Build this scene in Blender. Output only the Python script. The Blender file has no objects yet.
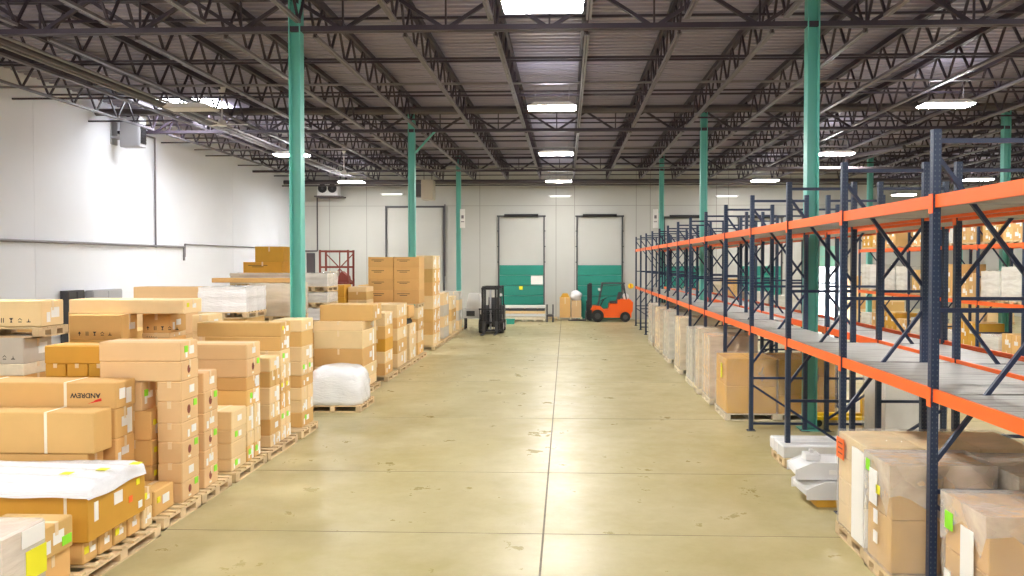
import bpy, bmesh, math, random
from mathutils import Vector, Matrix
random.seed(7)
PI = math.pi
S = bpy.context.scene
COL = S.collection
# ------------------------------------------------------------------ camera
F = 790.0; W, HH = 1024, 576
CAMZ = 3.26
YAW = math.atan(27 / 790.0); PIT = math.radians(1.3)
CX = 566 - F * math.tan(YAW) / math.cos(PIT); CY = 262 + F * math.tan(PIT)
FW = Vector((-math.sin(YAW) * math.cos(PIT), math.cos(YAW) * math.cos(PIT), -math.sin(PIT)))
RT = Vector((math.cos(YAW), math.sin(YAW), 0)); UP = RT.cross(FW)
cd = bpy.data.cameras.new('camera'); cam = bpy.data.objects.new('camera', cd); COL.objects.link(cam)
cam.location = (0, 0, CAMZ)
cam.rotation_euler = Matrix((RT, UP, -FW)).transposed().to_euler()
cd.sensor_width = 36; cd.lens = F / W * 36; cd.shift_x = (W / 2 - CX) / W; cd.shift_y = (CY - HH / 2) / W
cd.clip_end = 300
S.camera = cam

def ray(px, py): return FW * F + RT * (px - CX) + UP * (CY - py)
def atY(px, py, Y):
    d = ray(px, py); t = Y / d.y; return d.x * t, CAMZ + d.z * t
def atX(px, py, X):
    d = ray(px, py); t = X / d.x; return d.y * t, CAMZ + d.z * t
def atZ(px, py, Z=0):
    d = ray(px, py); t = (Z - CAMZ) / d.z; return d.x * t, d.y * t

# ------------------------------------------------------------------ materials
def hexc(r, g, b):
    def f(c):
        c /= 255.0
        return c / 12.92 if c <= .04045 else ((c + .055) / 1.055) ** 2.4
    return (f(r), f(g), f(b), 1)
def newmat(name):
    m = bpy.data.materials.new(name); m.use_nodes = True
    nt = m.node_tree; b = nt.nodes['Principled BSDF']
    return m, nt, b
def simple(name, col, rough=.6, metal=0, noise=0.0, scale=4, var=0.0, bump=0.0):
    m, nt, b = newmat(name)
    b.inputs['Roughness'].default_value = rough; b.inputs['Metallic'].default_value = metal
    b.inputs['Base Color'].default_value = col
    last = None
    if noise or var:
        hs = nt.nodes.new('ShaderNodeHueSaturation'); hs.inputs['Color'].default_value = col
        add = nt.nodes.new('ShaderNodeMath'); add.operation = 'ADD'; add.inputs[0].default_value = 1.0
        if noise:
            tc = nt.nodes.new('ShaderNodeTexCoord'); nz = nt.nodes.new('ShaderNodeTexNoise')
            nz.inputs['Scale'].default_value = scale; nz.inputs['Detail'].default_value = 5
            nt.links.new(tc.outputs['Object'], nz.inputs['Vector'])
            mr = nt.nodes.new('ShaderNodeMapRange'); mr.inputs['To Min'].default_value = -noise; mr.inputs['To Max'].default_value = noise
            nt.links.new(nz.outputs['Fac'], mr.inputs['Value']); nt.links.new(mr.outputs[0], add.inputs[1])
            if bump:
                bp = nt.nodes.new('ShaderNodeBump'); bp.inputs['Strength'].default_value = bump; bp.inputs['Distance'].default_value = .02
                nt.links.new(nz.outputs['Fac'], bp.inputs['Height']); nt.links.new(bp.outputs[0], b.inputs['Normal'])
        else: add.inputs[1].default_value = 0
        out = add
        if var:
            oi = nt.nodes.new('ShaderNodeObjectInfo')
            mv = nt.nodes.new('ShaderNodeMapRange'); mv.inputs['To Min'].default_value = -var; mv.inputs['To Max'].default_value = var
            nt.links.new(oi.outputs['Random'], mv.inputs['Value'])
            a2 = nt.nodes.new('ShaderNodeMath'); a2.operation = 'ADD'
            nt.links.new(add.outputs[0], a2.inputs[0]); nt.links.new(mv.outputs[0], a2.inputs[1]); out = a2
            mh = nt.nodes.new('ShaderNodeMapRange'); mh.inputs['To Min'].default_value = .5 - var * .04; mh.inputs['To Max'].default_value = .5 + var * .05
            wn = nt.nodes.new('ShaderNodeTexWhiteNoise'); wn.noise_dimensions = '1D'
            nt.links.new(oi.outputs['Random'], wn.inputs['W']); nt.links.new(wn.outputs['Value'], mh.inputs['Value'])
            nt.links.new(mh.outputs[0], hs.inputs['Hue'])
        nt.links.new(out.outputs[0], hs.inputs['Value']); nt.links.new(hs.outputs[0], b.inputs['Base Color'])
    return m
M = {}
M['kraft'] = simple('kraft', (.70, .425, .15, 1), .75, noise=.08, scale=3, var=.10)
M['kraft_light'] = simple('kraft_light', (.80, .60, .32, 1), .75, noise=.08, scale=3, var=.08)
M['kraft_dark'] = simple('kraft_dark', (.66, .35, .035, 1), .7, noise=.1, scale=3, var=.10)
M['kraft_pink'] = simple('kraft_pink', (.74, .49, .25, 1), .75, noise=.06, scale=3, var=.06)
M['tape'] = simple('tape', (.80, .62, .38, 1), .35)
M['tape_white'] = simple('tape_white', (.85, .78, .62, 1), .4)
M['paper'] = simple('paper', (.86, .85, .82, 1), .6)
M['ink'] = simple('ink', (.04, .03, .03, 1), .7)
M['logo'] = simple('logo_brown', (.25, .06, .03, 1), .6)
M['green_dot'] = simple('green_dot', (.28, .80, .03, 1), .6)
M['yellow_dot'] = simple('yellow_dot', (.85, .80, .02, 1), .6)
M['red'] = simple('red', (.75, .03, .02, 1), .5)
M['orange_tag'] = simple('orange_tag', (.95, .17, .03, 1), .6)
M['wood'] = simple('pallet_wood', (.66, .50, .29, 1), .8, noise=.22, scale=9, var=.12)
M['wood_white'] = simple('pale_wood', (.74, .66, .50, 1), .8, noise=.15, scale=9, var=.08)
M['white_box'] = simple('white_box', (.78, .77, .74, 1), .6, noise=.05, var=.04)
M['grey_box'] = simple('grey_box', (.55, .50, .42, 1), .7, noise=.08, var=.05)
M['pink_box'] = simple('pink_box', (.72, .56, .47, 1), .7, noise=.08, var=.05)
M['foam'] = simple('foam', (.72, .72, .72, 1), .6, noise=.05)
M['green'] = simple('column_green', (.14, .50, .43, 1), .33, noise=.06, scale=2)
M['door_green'] = simple('door_green', (.015, .24, .18, 1), .5, noise=.08, scale=2)
M['door_pale'] = simple('door_pale_green', (.30, .62, .52, 1), .5)
M['steel_dark'] = simple('joist_paint', (.04, .028, .043, 1), .55)
M['steel_light'] = simple('chord_grey', (.14, .125, .145, 1), .4)  # paler grey for the bottom chords of the joists
M['pipe'] = simple('pipe_grey', (.20, .185, .20, 1), .4, metal=.3)
M['pipe_dark'] = simple('pipe_dark', (.08, .065, .07, 1), .5)
M['pipe_white'] = simple('pipe_white', (.75, .75, .76, 1), .4)
M['navy'] = simple('rack_navy', (.018, .03, .072, 1), .38, noise=.1, scale=6)
M['orange'] = simple('rack_orange', (.95, .15, .022, 1), .4, noise=.06, scale=5)
M['red_steel'] = simple('red_steel', (.22, .035, .02, 1), .5)
M['zinc'] = simple('zinc', (.55, .56, .60, 1), .35, metal=.6)
M['black'] = simple('black_paint', (.016, .015, .018, 1), .45)
M['dark_grey'] = simple('dark_grey', (.06, .06, .065, 1), .5)
M['tyre'] = simple('tyre', (.02, .02, .02, 1), .8)
M['fork_orange'] = simple('truck_orange', (.95, .13, .01, 1), .35)
M['yellow'] = simple('safety_yellow', (.95, .62, .01, 1), .45)
M['fan_white'] = simple('fan_white', (.72, .70, .70, 1), .4)
M['unit_grey'] = simple('unit_grey', (.42, .42, .45, 1), .5)
M['unit_beige'] = simple('unit_beige', (.50, .45, .36, 1), .5)
M['teal'] = simple('teal_plastic', (.05, .45, .38, 1), .5)
M['outside'] = simple('outside_ground', (.7, .7, .68, 1), .9)

def emis(name, col, st):
    m, nt, b = newmat(name)
    b.inputs['Base Color'].default_value = (.9, .9, .9, 1)
    b.inputs['Emission Color'].default_value = col; b.inputs['Emission Strength'].default_value = st
    return m
LAMP = 55.0
M['lamp'] = emis('lamp_lens', (1, .985, .96, 1), LAMP)
M['lamp_up'] = emis('lamp_upper_slot', (.93, .96, 1, 1), 10)
M['lamp_tube'] = emis('lamp_tube', (1, .98, .93, 1), .9)
M['skylight'] = emis('skylight_panel', (.93, .96, 1, 1), 9)
M['lens_off'] = simple('lamp_lens_unlit', (.62, .58, .52, 1), .4)

def holes_mat():
    m, nt, b = newmat('rack_navy_slotted')
    b.inputs['Roughness'].default_value = .38
    tc = nt.nodes.new('ShaderNodeTexCoord'); sp = nt.nodes.new('ShaderNodeSeparateXYZ'); nt.links.new(tc.outputs['Object'], sp.inputs[0])
    def mth(op, a, v=None):
        n = nt.nodes.new('ShaderNodeMath'); n.operation = op
        if isinstance(a, (int, float)): n.inputs[0].default_value = a
        else: nt.links.new(a, n.inputs[0])
        if v is not None:
            if isinstance(v, (int, float)): n.inputs[1].default_value = v
            else: nt.links.new(v, n.inputs[1])
        return n.outputs[0]
    z = mth('FRACT', mth('DIVIDE', sp.outputs['Z'], .0508)); z = mth('ABSOLUTE', mth('SUBTRACT', z, .5)); inz = mth('LESS_THAN', z, .17)
    ax = mth('ABSOLUTE', mth('SUBTRACT', mth('ABSOLUTE', sp.outputs['X']), .021)); inx = mth('LESS_THAN', ax, .0055)
    ay = mth('ABSOLUTE', mth('SUBTRACT', mth('ABSOLUTE', sp.outputs['Y']), .0)); iny = mth('LESS_THAN', ay, .006)
    g = nt.nodes.new('ShaderNodeNewGeometry'); sn = nt.nodes.new('ShaderNodeSeparateXYZ')
    tr = nt.nodes.new('ShaderNodeVectorTransform'); tr.vector_type = 'NORMAL'; tr.convert_from = 'WORLD'; tr.convert_to = 'OBJECT'
    nt.links.new(g.outputs['Normal'], tr.inputs[0]); nt.links.new(tr.outputs[0], sn.inputs[0])
    fy = mth('GREATER_THAN', mth('ABSOLUTE', sn.outputs['Y']), .5); fx = mth('GREATER_THAN', mth('ABSOLUTE', sn.outputs['X']), .5)
    a = mth('MULTIPLY', mth('MULTIPLY', fy, inx), inz); c = mth('MULTIPLY', mth('MULTIPLY', fx, iny), inz)
    fac = mth('MAXIMUM', a, c)
    mx = nt.nodes.new('ShaderNodeMix'); mx.data_type = 'RGBA'
    mx.inputs['A'].default_value = (.018, .034, .08, 1); mx.inputs['B'].default_value = (.08, .115, .14, 1)
    nt.links.new(fac, mx.inputs['Factor']); nt.links.new(mx.outputs['Result'], b.inputs['Base Color'])
    return m
M['post'] = holes_mat()

def floor_mat():
    m, nt, b = newmat('polished_concrete')
    N = nt.nodes; L = nt.links
    tc = N.new('ShaderNodeTexCoord')
    n1 = N.new('ShaderNodeTexNoise'); n1.inputs['Scale'].default_value = .55; n1.inputs['Detail'].default_value = 6; n1.inputs['Roughness'].default_value = .58
    n2 = N.new('ShaderNodeTexNoise'); n2.inputs['Scale'].default_value = 3.5; n2.inputs['Detail'].default_value = 8; n2.inputs['Roughness'].default_value = .7
    L.new(tc.outputs['Object'], n1.inputs[0]); L.new(tc.outputs['Object'], n2.inputs[0])
    r1 = N.new('ShaderNodeValToRGB'); L.new(n1.outputs['Fac'], r1.inputs[0])
    r1.color_ramp.elements[0].position = .25; r1.color_ramp.elements[0].color = (.40, .335, .14, 1)
    r1.color_ramp.elements[1].position = .75; r1.color_ramp.elements[1].color = (.56, .495, .30, 1)
    r2 = N.new('ShaderNodeValToRGB'); L.new(n2.outputs['Fac'], r2.inputs[0])
    r2.color_ramp.elements[0].position = .3; r2.color_ramp.elements[0].color = (.90, .885, .84, 1)
    r2.color_ramp.elements[1].position = .7; r2.color_ramp.elements[1].color = (1, 1, 1, 1)
    mx = N.new('ShaderNodeMix'); mx.data_type = 'RGBA'; mx.blend_type = 'MULTIPLY'; mx.inputs['Factor'].default_value = 1
    L.new(r1.outputs[0], mx.inputs['A']); L.new(r2.outputs[0], mx.inputs['B'])
    L.new(mx.outputs['Result'], b.inputs['Base Color'])
    n3 = N.new('ShaderNodeTexNoise'); n3.inputs['Scale'].default_value = 1.3; n3.inputs['Detail'].default_value = 7; n3.inputs['Roughness'].default_value = .7
    L.new(tc.outputs['Object'], n3.inputs[0])
    mr = N.new('ShaderNodeMapRange'); mr.inputs['From Min'].default_value = .35; mr.inputs['From Max'].default_value = .65
    mr.inputs['To Min'].default_value = .26; mr.inputs['To Max'].default_value = .46
    L.new(n3.outputs['Fac'], mr.inputs['Value']); L.new(mr.outputs[0], b.inputs['Roughness'])
    b.inputs['Specular IOR Level'].default_value = .36
    bp = N.new('ShaderNodeBump'); bp.inputs['Strength'].default_value = .12; bp.inputs['Distance'].default_value = .01
    L.new(n2.outputs['Fac'], bp.inputs['Height']); L.new(bp.outputs[0], b.inputs['Normal'])
    return m
M['floor'] = floor_mat()
M['joint'] = simple('floor_joint', (.20, .17, .11, 1), .8, noise=.3, scale=8)

def wall_mat(name, col, st=.06):
    m, nt, b = newmat(name); N = nt.nodes; L = nt.links
    tc = N.new('ShaderNodeTexCoord'); n1 = N.new('ShaderNodeTexNoise'); n1.inputs['Scale'].default_value = .35; n1.inputs['Detail'].default_value = 5
    L.new(tc.outputs['Object'], n1.inputs[0])
    mr = N.new('ShaderNodeMapRange'); mr.inputs['To Min'].default_value = 1 - st * 1.5; mr.inputs['To Max'].default_value = 1 + st
    L.new(n1.outputs['Fac'], mr.inputs['Value'])
    hs = N.new('ShaderNodeHueSaturation'); hs.inputs['Color'].default_value = col; L.new(mr.outputs[0], hs.inputs['Value']); L.new(hs.outputs[0], b.inputs['Base Color'])
    b.inputs['Roughness'].default_value = .7
    return m
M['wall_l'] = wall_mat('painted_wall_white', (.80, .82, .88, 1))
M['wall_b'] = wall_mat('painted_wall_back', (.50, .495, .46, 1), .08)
M['seam'] = simple('panel_seam', (.33, .32, .29, 1), .8)
M['deck'] = simple('roof_deck', (.31, .285, .36, 1), .55, noise=.1, scale=.5)

def rackdeck_mat():
    m, nt, b = newmat('rack_deck_grey'); N = nt.nodes; L = nt.links
    tc = N.new('ShaderNodeTexCoord'); mp = N.new('ShaderNodeMapping'); mp.inputs['Scale'].default_value = (.6, 14, 1); L.new(tc.outputs['Object'], mp.inputs[0])
    n1 = N.new('ShaderNodeTexNoise'); n1.inputs['Scale'].default_value = 2.2; n1.inputs['Detail'].default_value = 4; L.new(mp.outputs[0], n1.inputs[0])
    r = N.new('ShaderNodeValToRGB'); L.new(n1.outputs['Fac'], r.inputs[0])
    r.color_ramp.elements[0].position = .36; r.color_ramp.elements[0].color = (.21, .20, .18, 1)
    r.color_ramp.elements[1].position = .5; r.color_ramp.elements[1].color = (.40, .39, .36, 1)
    L.new(r.outputs[0], b.inputs['Base Color']); b.inputs['Roughness'].default_value = .5
    return m
M['rackdeck'] = rackdeck_mat()

def film_mat(name, opac_lo, opac_hi, col, sc=3.0, stretch=(1, 1, 6)):
    m, nt, b = newmat(name); N = nt.nodes; L = nt.links
    tc = N.new('ShaderNodeTexCoord'); mp = N.new('ShaderNodeMapping'); mp.inputs['Scale'].default_value = stretch; L.new(tc.outputs['Object'], mp.inputs[0])
    n1 = N.new('ShaderNodeTexNoise'); n1.inputs['Scale'].default_value = sc; n1.inputs['Detail'].default_value = 3; n1.inputs['Distortion'].default_value = .3; L.new(mp.outputs[0], n1.inputs[0])
    mr = N.new('ShaderNodeMapRange'); mr.inputs['From Min'].default_value = .3; mr.inputs['From Max'].default_value = .7
    mr.inputs['To Min'].default_value = opac_lo; mr.inputs['To Max'].default_value = opac_hi; L.new(n1.outputs['Fac'], mr.inputs['Value'])
    n5 = N.new('ShaderNodeTexNoise'); n5.inputs['Scale'].default_value = sc * 4.5; n5.inputs['Detail'].default_value = 4; L.new(mp.outputs[0], n5.inputs[0])
    L.new(mr.outputs[0], b.inputs['Alpha']); b.inputs['Base Color'].default_value = col; b.inputs['Roughness'].default_value = .16
    bp = N.new('ShaderNodeBump'); bp.inputs['Strength'].default_value = .5; bp.inputs['Distance'].default_value = .03
    L.new(n5.outputs['Fac'], bp.inputs['Height']); L.new(bp.outputs[0], b.inputs['Normal'])
    return m
M['film'] = film_mat('stretch_film', .42, .60, (.90, .87, .78, 1), 1.2, (1, 1, 5))
M['film_light'] = film_mat('thin_stretch_film', .14, .30, (.90, .88, .83, 1), 1.4, (1.4, 1.4, .8))
M['film_hood'] = film_mat('folded_film', .20, .50, (.90, .885, .86, 1), 2.2, (1, 1, 1.4))
M['film_white'] = film_mat('white_film', .93, 1.0, (.86, .865, .88, 1), 1.6, (1.2, 1.2, 4))
M['film_white_s'] = film_mat('white_film_streaks', .95, 1.0, (.84, .845, .87, 1), 2.4, (.7, 7, 7))

# ------------------------------------------------------------------ mesh building
class MB:
    def __init__(s): s.v = []; s.f = []; s.mi = []; s.cur = 0
    def mat(s, i): s.cur = i; return s
    def quad(s, *p):
        n = len(s.v); s.v += [tuple(q) for q in p]; s.f.append(tuple(range(n, n + len(p)))); s.mi.append(s.cur)
    def box(s, x0, x1, y0, y1, z0, z1):
        n = len(s.v)
        s.v += [(x0, y0, z0), (x1, y0, z0), (x1, y1, z0), (x0, y1, z0), (x0, y0, z1), (x1, y0, z1), (x1, y1, z1), (x0, y1, z1)]
        for f in ((0, 3, 2, 1), (4, 5, 6, 7), (0, 1, 5, 4), (1, 2, 6, 5), (2, 3, 7, 6), (3, 0, 4, 7)):
            s.f.append(tuple(n + i for i in f)); s.mi.append(s.cur)
        return s
    def bar(s, p, q, w=.04, t=None, up=(0, 0, 1)):      # rectangular bar from p to q
        p = Vector(p); q = Vector(q); d = (q - p).normalized(); t = t or w
        u = Vector(up)
        if abs(d.dot(u)) > .98: u = Vector((0, 1, 0))
        a = d.cross(u).normalized() * (w / 2); b2 = a.cross(d).normalized() * (t / 2)
        n = len(s.v)
        for c in (p, q):
            for k in ((-1, -1), (1, -1), (1, 1), (-1, 1)): s.v.append(tuple(c + a * k[0] + b2 * k[1]))
        for f in ((0, 1, 2, 3), (7, 6, 5, 4), (0, 4, 5, 1), (1, 5, 6, 2), (2, 6, 7, 3), (3, 7, 4, 0)):
            s.f.append(tuple(n + i for i in f)); s.mi.append(s.cur)
        return s
    def cyl(s, p, q, r, r2=None, seg=12, cap=True):
        p = Vector(p); q = Vector(q); d = (q - p).normalized(); r2 = r if r2 is None else r2
        u = Vector((0, 0, 1)) if abs(d.z) < .9 else Vector((1, 0, 0))
        a = d.cross(u).normalized(); b2 = a.cross(d)
        n = len(s.v)
        for c, rr in ((p, r), (q, r2)):
            for i in range(seg):
                an = 2 * PI * i / seg; s.v.append(tuple(c + a * math.cos(an) * rr + b2 * math.sin(an) * rr))
        for i in range(seg):
            j = (i + 1) % seg; s.f.append((n + i, n + seg + i, n + seg + j, n + j)); s.mi.append(s.cur)
        if cap:
            s.f.append(tuple(n + i for i in range(seg))); s.mi.append(s.cur)
            s.f.append(tuple(n + 2 * seg - 1 - i for i in range(seg))); s.mi.append(s.cur)
        return s
    def prism(s, pts, axis, a0, a1):                    # polygon extruded along an axis
        n = len(s.v); k = len(pts)
        for a in (a0, a1):
            for (u, v) in pts:
                s.v.append({'x': (a, u, v), 'y': (u, a, v), 'z': (u, v, a)}[axis])
        s.f.append(tuple(range(n, n + k))); s.mi.append(s.cur)
        s.f.append(tuple(n + 2 * k - 1 - i for i in range(k))); s.mi.append(s.cur)
        for i in range(k):
            j = (i + 1) % k; s.f.append((n + i, n + j, n + k + j, n + k + i)); s.mi.append(s.cur)
        return s
    def mesh(s, name, mats, bevel=0, fix=True):
        me = bpy.data.meshes.new(name); me.from_pydata(s.v, [], s.f)
        for m in (mats if isinstance(mats, (list, tuple)) else [mats]): me.materials.append(M[m] if isinstance(m, str) else m)
        for i, p in enumerate(me.polygons): p.material_index = s.mi[i]
        bm = bmesh.new(); bm.from_mesh(me)
        if bevel:
            bmesh.ops.bevel(bm, geom=bm.edges[:], offset=bevel, segments=1, affect='EDGES')
        if fix: bmesh.ops.recalc_face_normals(bm, faces=bm.faces[:])
        bm.to_mesh(me); bm.free()
        return me
    def build(s, name, mats, parent=None, loc=(0, 0, 0), bevel=0):
        o = bpy.data.objects.new(name, s.mesh(name, mats, bevel)); COL.objects.link(o)
        o.location = loc
        if parent: o.parent = parent
        return o
def link(name, me, parent=None, loc=(0, 0, 0), rz=0):
    o = bpy.data.objects.new(name, me); COL.objects.link(o); o.location = loc; o.rotation_euler.z = rz
    if parent: o.parent = parent
    return o
def tag(o, label, cat, group=None):
    o['label'] = label; o['category'] = cat
    if group: o['group'] = group
    return o
def struct(o): o['kind'] = 'structure'; return o
def empty(name, loc, rz=0):
    o = bpy.data.objects.new(name, None); COL.objects.link(o); o.location = loc; o.rotation_euler.z = rz
    o.empty_display_size = .2
    return o
def copy_tree(o, parent=None):
    c = o.copy(); COL.objects.link(c); c.parent = parent
    for ch in [k for k in bpy.data.objects if k.parent == o]: copy_tree(ch, c)
    return c

# ------------------------------------------------------------------ building shell
XL, XR, Y0, YB, ZD = -15.8, 27.0, -9.0, 45.0, 8.72
XS, YE = 17.2, 56.0     # the right end of the hall runs deeper
YR = 52.0
m = MB(); m.box(XL - .3, XR + .3, Y0 - .3, YB + .3, -.2, 0); m.box(XS, XR + .3, YB + .3, YE + .3, -.2, 0); struct(m.build('floor', 'floor'))
m = MB()
sx = -.27
def jl(x0, x1, y0, y1): m.box(x0, x1, y0, y1, 0, .0015)
jl(sx - .012, sx + .012, Y0, YB)
jl(-10.05, -10.03, Y0, YB); jl(9.4, 9.42, Y0, YB)
for yy in (4.6, 9.4, 12.15, 16.4, 21.4, 27.5, 33.5, 39.5): jl(XL + .1, XR - .1, yy - .006, yy + .006)
struct(m.build('trim_1', 'joint'))
# ceiling: ribbed steel deck running across
m = MB(); pitch = .28; y = Y0; prof = []
while y < YE + .2:
    prof += [(y, ZD), (y + .10, ZD), (y + .13, ZD + .07), (y + .25, ZD + .07)]; y += pitch
n0 = len(prof)
for (yy, zz) in prof: m.v.append((XL - .2, yy, zz)); m.v.append((XR + .2, yy, zz))
for i in range(n0 - 1): m.f.append((2 * i, 2 * i + 2, 2 * i + 3, 2 * i + 1)); m.mi.append(0)
m.box(XL - .3, XR + .3, Y0 - .3, YE + .3, ZD + .10, ZD + .25)
struct(m.build('ceiling', 'deck'))
# left wall, front (behind camera) wall, right wall
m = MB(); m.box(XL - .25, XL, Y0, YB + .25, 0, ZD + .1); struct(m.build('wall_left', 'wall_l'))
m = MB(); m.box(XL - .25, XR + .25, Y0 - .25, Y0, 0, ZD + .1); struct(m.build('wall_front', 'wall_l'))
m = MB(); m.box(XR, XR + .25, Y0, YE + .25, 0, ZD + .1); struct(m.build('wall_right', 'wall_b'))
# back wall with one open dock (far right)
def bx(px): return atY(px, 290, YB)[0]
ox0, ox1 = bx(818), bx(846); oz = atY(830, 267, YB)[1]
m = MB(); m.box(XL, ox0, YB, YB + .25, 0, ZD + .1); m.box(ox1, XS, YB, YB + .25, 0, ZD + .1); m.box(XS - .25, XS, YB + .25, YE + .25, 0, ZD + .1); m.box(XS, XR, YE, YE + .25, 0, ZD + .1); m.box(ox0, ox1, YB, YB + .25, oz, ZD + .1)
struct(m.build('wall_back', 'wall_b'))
m = MB(); m.box(ox0 - 3, ox1 + 3, YB + .25, YB + 8, -.25, -.2); struct(m.build('trim_2', 'outside'))
# panel seams of the back wall
m = MB()
for px in (330, 367, 480, 556, 574.5, 636, 650, 716, 728, 790, 812, 850): x = bx(px); m.box(x - .02, x + .02, YB - .006, YB, 0, ZD)
for z in (6.45,): m.box(XL, XS, YB - .006, YB, z, z + .03)
struct(m.build('trim_3', 'seam'))
m = MB()
for yy in (2, 9, 16, 23, 30, 37): m.box(XL, XL + .006, yy, yy + .03, 0, ZD)
struct(m.build('trim_4', 'wall_l'))

# dock doors: green sectional panels with vertical tracks
def dock_door(n, px0, px1, ytop=265, paper=False, trk=216, opened=False, bar=True):
    x0, x1 = bx(px0), bx(px1); zt = atY((px0 + px1) / 2, ytop, YB)[1]; ztr = atY((px0 + px1) / 2, trk, YB)[1]
    e = empty('door_%d' % n, ((x0 + x1) / 2, YB, 0)); struct(e); w = (x1 - x0) / 2
    if not opened:
        for k in range(4):
            z0 = .75 + (zt - .75) * k / 4 if True else 0
            z1 = .75 + (zt - .75) * (k + 1) / 4
            if k == 0: z0 = .02
            p = MB(); p.box(-w + .04, w - .04, -.07, -.02, z0 + .01, z1 - .01)
            for j in range(3):
                xa = -w + .12 + j * (2 * w - .2) / 3; p.box(xa, xa + (2 * w - .2) / 3 - .1, -.08, -.07, z0 + .08, z1 - .08)
            p.build('panel', 'door_green', e)
    else:
        for k in range(2):
            z0 = zt + k * .6; p = MB(); p.box(-w + .04, w - .04, -.07, -.02, z0, z0 + .58); p.build('panel', 'door_pale', e)
    t = MB(); t.box(-w - .04, -w + .03, -.12, -.01, 0, ztr); t.box(w - .03, w + .04, -.12, -.01, 0, ztr)
    if bar: t.box(-w - .1, w + .1, -.14, -.06, ztr - .06, ztr + .03)
    for zz in (ztr * .55, ztr * .7, ztr * .85):
        t.box(-w - .09, -w - .02, -.1, 0, zz, zz + .05); t.box(w + .02, w + .09, -.1, 0, zz, zz + .05)
    t.build('track', 'dark_grey', e)
    if bar:
        s = MB(); s.cyl((-w * .75, -.16, ztr + .02), (w * .75, -.16, ztr + .02), .09); s.build('torsion_spring', 'black', e)
    if paper:
        s = MB(); xa = atY(531, 280, YB)[0] - (x0 + x1) / 2; s.box(xa, xa + .68, -.09, -.08, 1.98, 2.48); s.build('notice', 'paper', e)
        s = MB(); xa = atY(521, 288, YB)[0] - (x0 + x1) / 2; s.box(xa - .1, xa + .1, -.09, -.08, 1.68, 1.88); s.build('sticker', 'yellow_dot', e)
    return e
dock_door(1, 499, 544, paper=True); dock_door(2, 577, 622)
dock_door(3, 664, 704, ytop=266, trk=217); dock_door(4, 738, 781, ytop=266, trk=217); dock_door(5, 818, 846, ytop=267, opened=True, trk=230)
# the wide shut panel door behind the left columns
xa, xb = bx(386), bx(445); zt = atY(415, 207, YB)[1]
e = struct(empty('door_6', ((xa + xb) / 2, YB, 0))); w = (xb - xa) / 2
m = MB(); m.box(-w, -w + .07, -.15, -.01, 0, zt); m.box(w - .07, w, -.15, -.01, 0, zt); m.box(-w, w, -.17, -.01, zt - .05, zt + .05); m.build('door_frame', 'dark_grey', e)
m = MB()
for k in range(8): m.box(-w + .13, w - .13, -.08, -.02, k * zt / 8 + .01, (k + 1) * zt / 8 - .01)
m.build('panel', 'wall_b', e)
xa, xb = bx(308), bx(314.5)
e = struct(empty('door_7', ((xa + xb) / 2, YB, 0)))
w = (xb - xa) / 2; zt = atY(311, 254, YB)[1]
m = MB(); m.box(-w - .05, w + .05, -.05, 0, 0, zt + .05); m.build('door_frame', 'dark_grey', e)
m = MB(); m.box(-w, w, -.07, -.05, 0, zt); m.build('door_leaf', 'pipe_dark', e)

# ------------------------------------------------------------------ columns, girders, joists
ZB = CAMZ + 4.55     # bottom chord level
ZT = ZD - .04
def column(x, y, brace=0):
    m = MB(); h = .115
    m.box(-h, -h + .02, -h, h, 0, ZT - .1); m.box(h - .02, h, -h, h, 0, ZT - .1); m.box(-h + .02, h - .02, -.012, .012, 0, ZT - .1)
    m.box(-.2, .2, -.2, .2, 0, .025)
    if brace: m.bar((h, 0, ZB - .75), (h + .7, 0, ZB), .09, .06)
    o = m.build('column', 'green', None, (x, y, 0)); struct(o); return o
YG = (15.5, 27.5, 39.5)
for i, y in enumerate(YG):
    column(-5.32 if i == 0 else -5.38, y, brace=(i == 1)); column(4.74, y)
    if i: column(14.95, y); column(25.2, y)
column(25.2, 51.5)
def girder(y):
    m = MB(); m.mat(0)
    for z in (ZB + .02, ZT - .22):
        m.box(XL, XR, -.09, -.015, z - .05, z + .05); m.box(XL, XR, .015, .09, z - .05, z + .05)
    P = 2.03; x = -5.4 - 5 * P
    m.mat(1); k = 0
    while x < XR - 1:
        m.bar((x, 0, ZT - .22), (x + P / 2, 0, ZB), .07); m.bar((x + P / 2, 0, ZB), (x + P, 0, ZT - .22), .07)
        m.bar((x + P / 2, 0, ZB), (x + P / 2, 0, ZT - .22), .035)
        x += P
    return struct(m.build('ceiling_girder', ['steel_dark', 'steel_dark'], None, (0, y, 0)))
for y in (3.5,) + YG: girder(y)
def joist_mesh(L, nv):
    m = MB(); m.mat(0)
    m.box(-.075, -.01, 0, L, ZT - .15, ZT - .02); m.box(.01, .075, 0, L, ZT - .15, ZT - .02)
    m.mat(1); a = .5
    m.box(-.05, -.008, a, L - a, ZB - .0, ZB + .06); m.box(.008, .05, a, L - a, ZB - .0, ZB + .06)
    m.mat(0); p = (L - 2 * a) / nv
    m.bar((0, .05, ZT - .1), (0, a, ZB + .03), .045)
    for i in range(nv):
        y = a + i * p
        m.bar((0, y, ZB + .03), (0, y + p / 2, ZT - .08), .045); m.bar((0, y + p / 2, ZT - .08), (0, y + p, ZB + .03), .045)
    m.bar((0, L - .05, ZT - .1), (0, L - a, ZB + .03), .045)
    return m.mesh('ceiling_joist', ['steel_dark', 'steel_light'])
jm = joist_mesh(12, 10); js = joist_mesh(5.5, 4)
x = -5.1 - 1.84 * 5
while x < XR:
    for y in (3.5, 15.5, 27.5): struct(link('ceiling_joist', jm, None, (x, y, 0)))
    struct(link('ceiling_joist', js if x < XS + .3 else jm, None, (x, 39.5, 0)))
    x += 1.84
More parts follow.
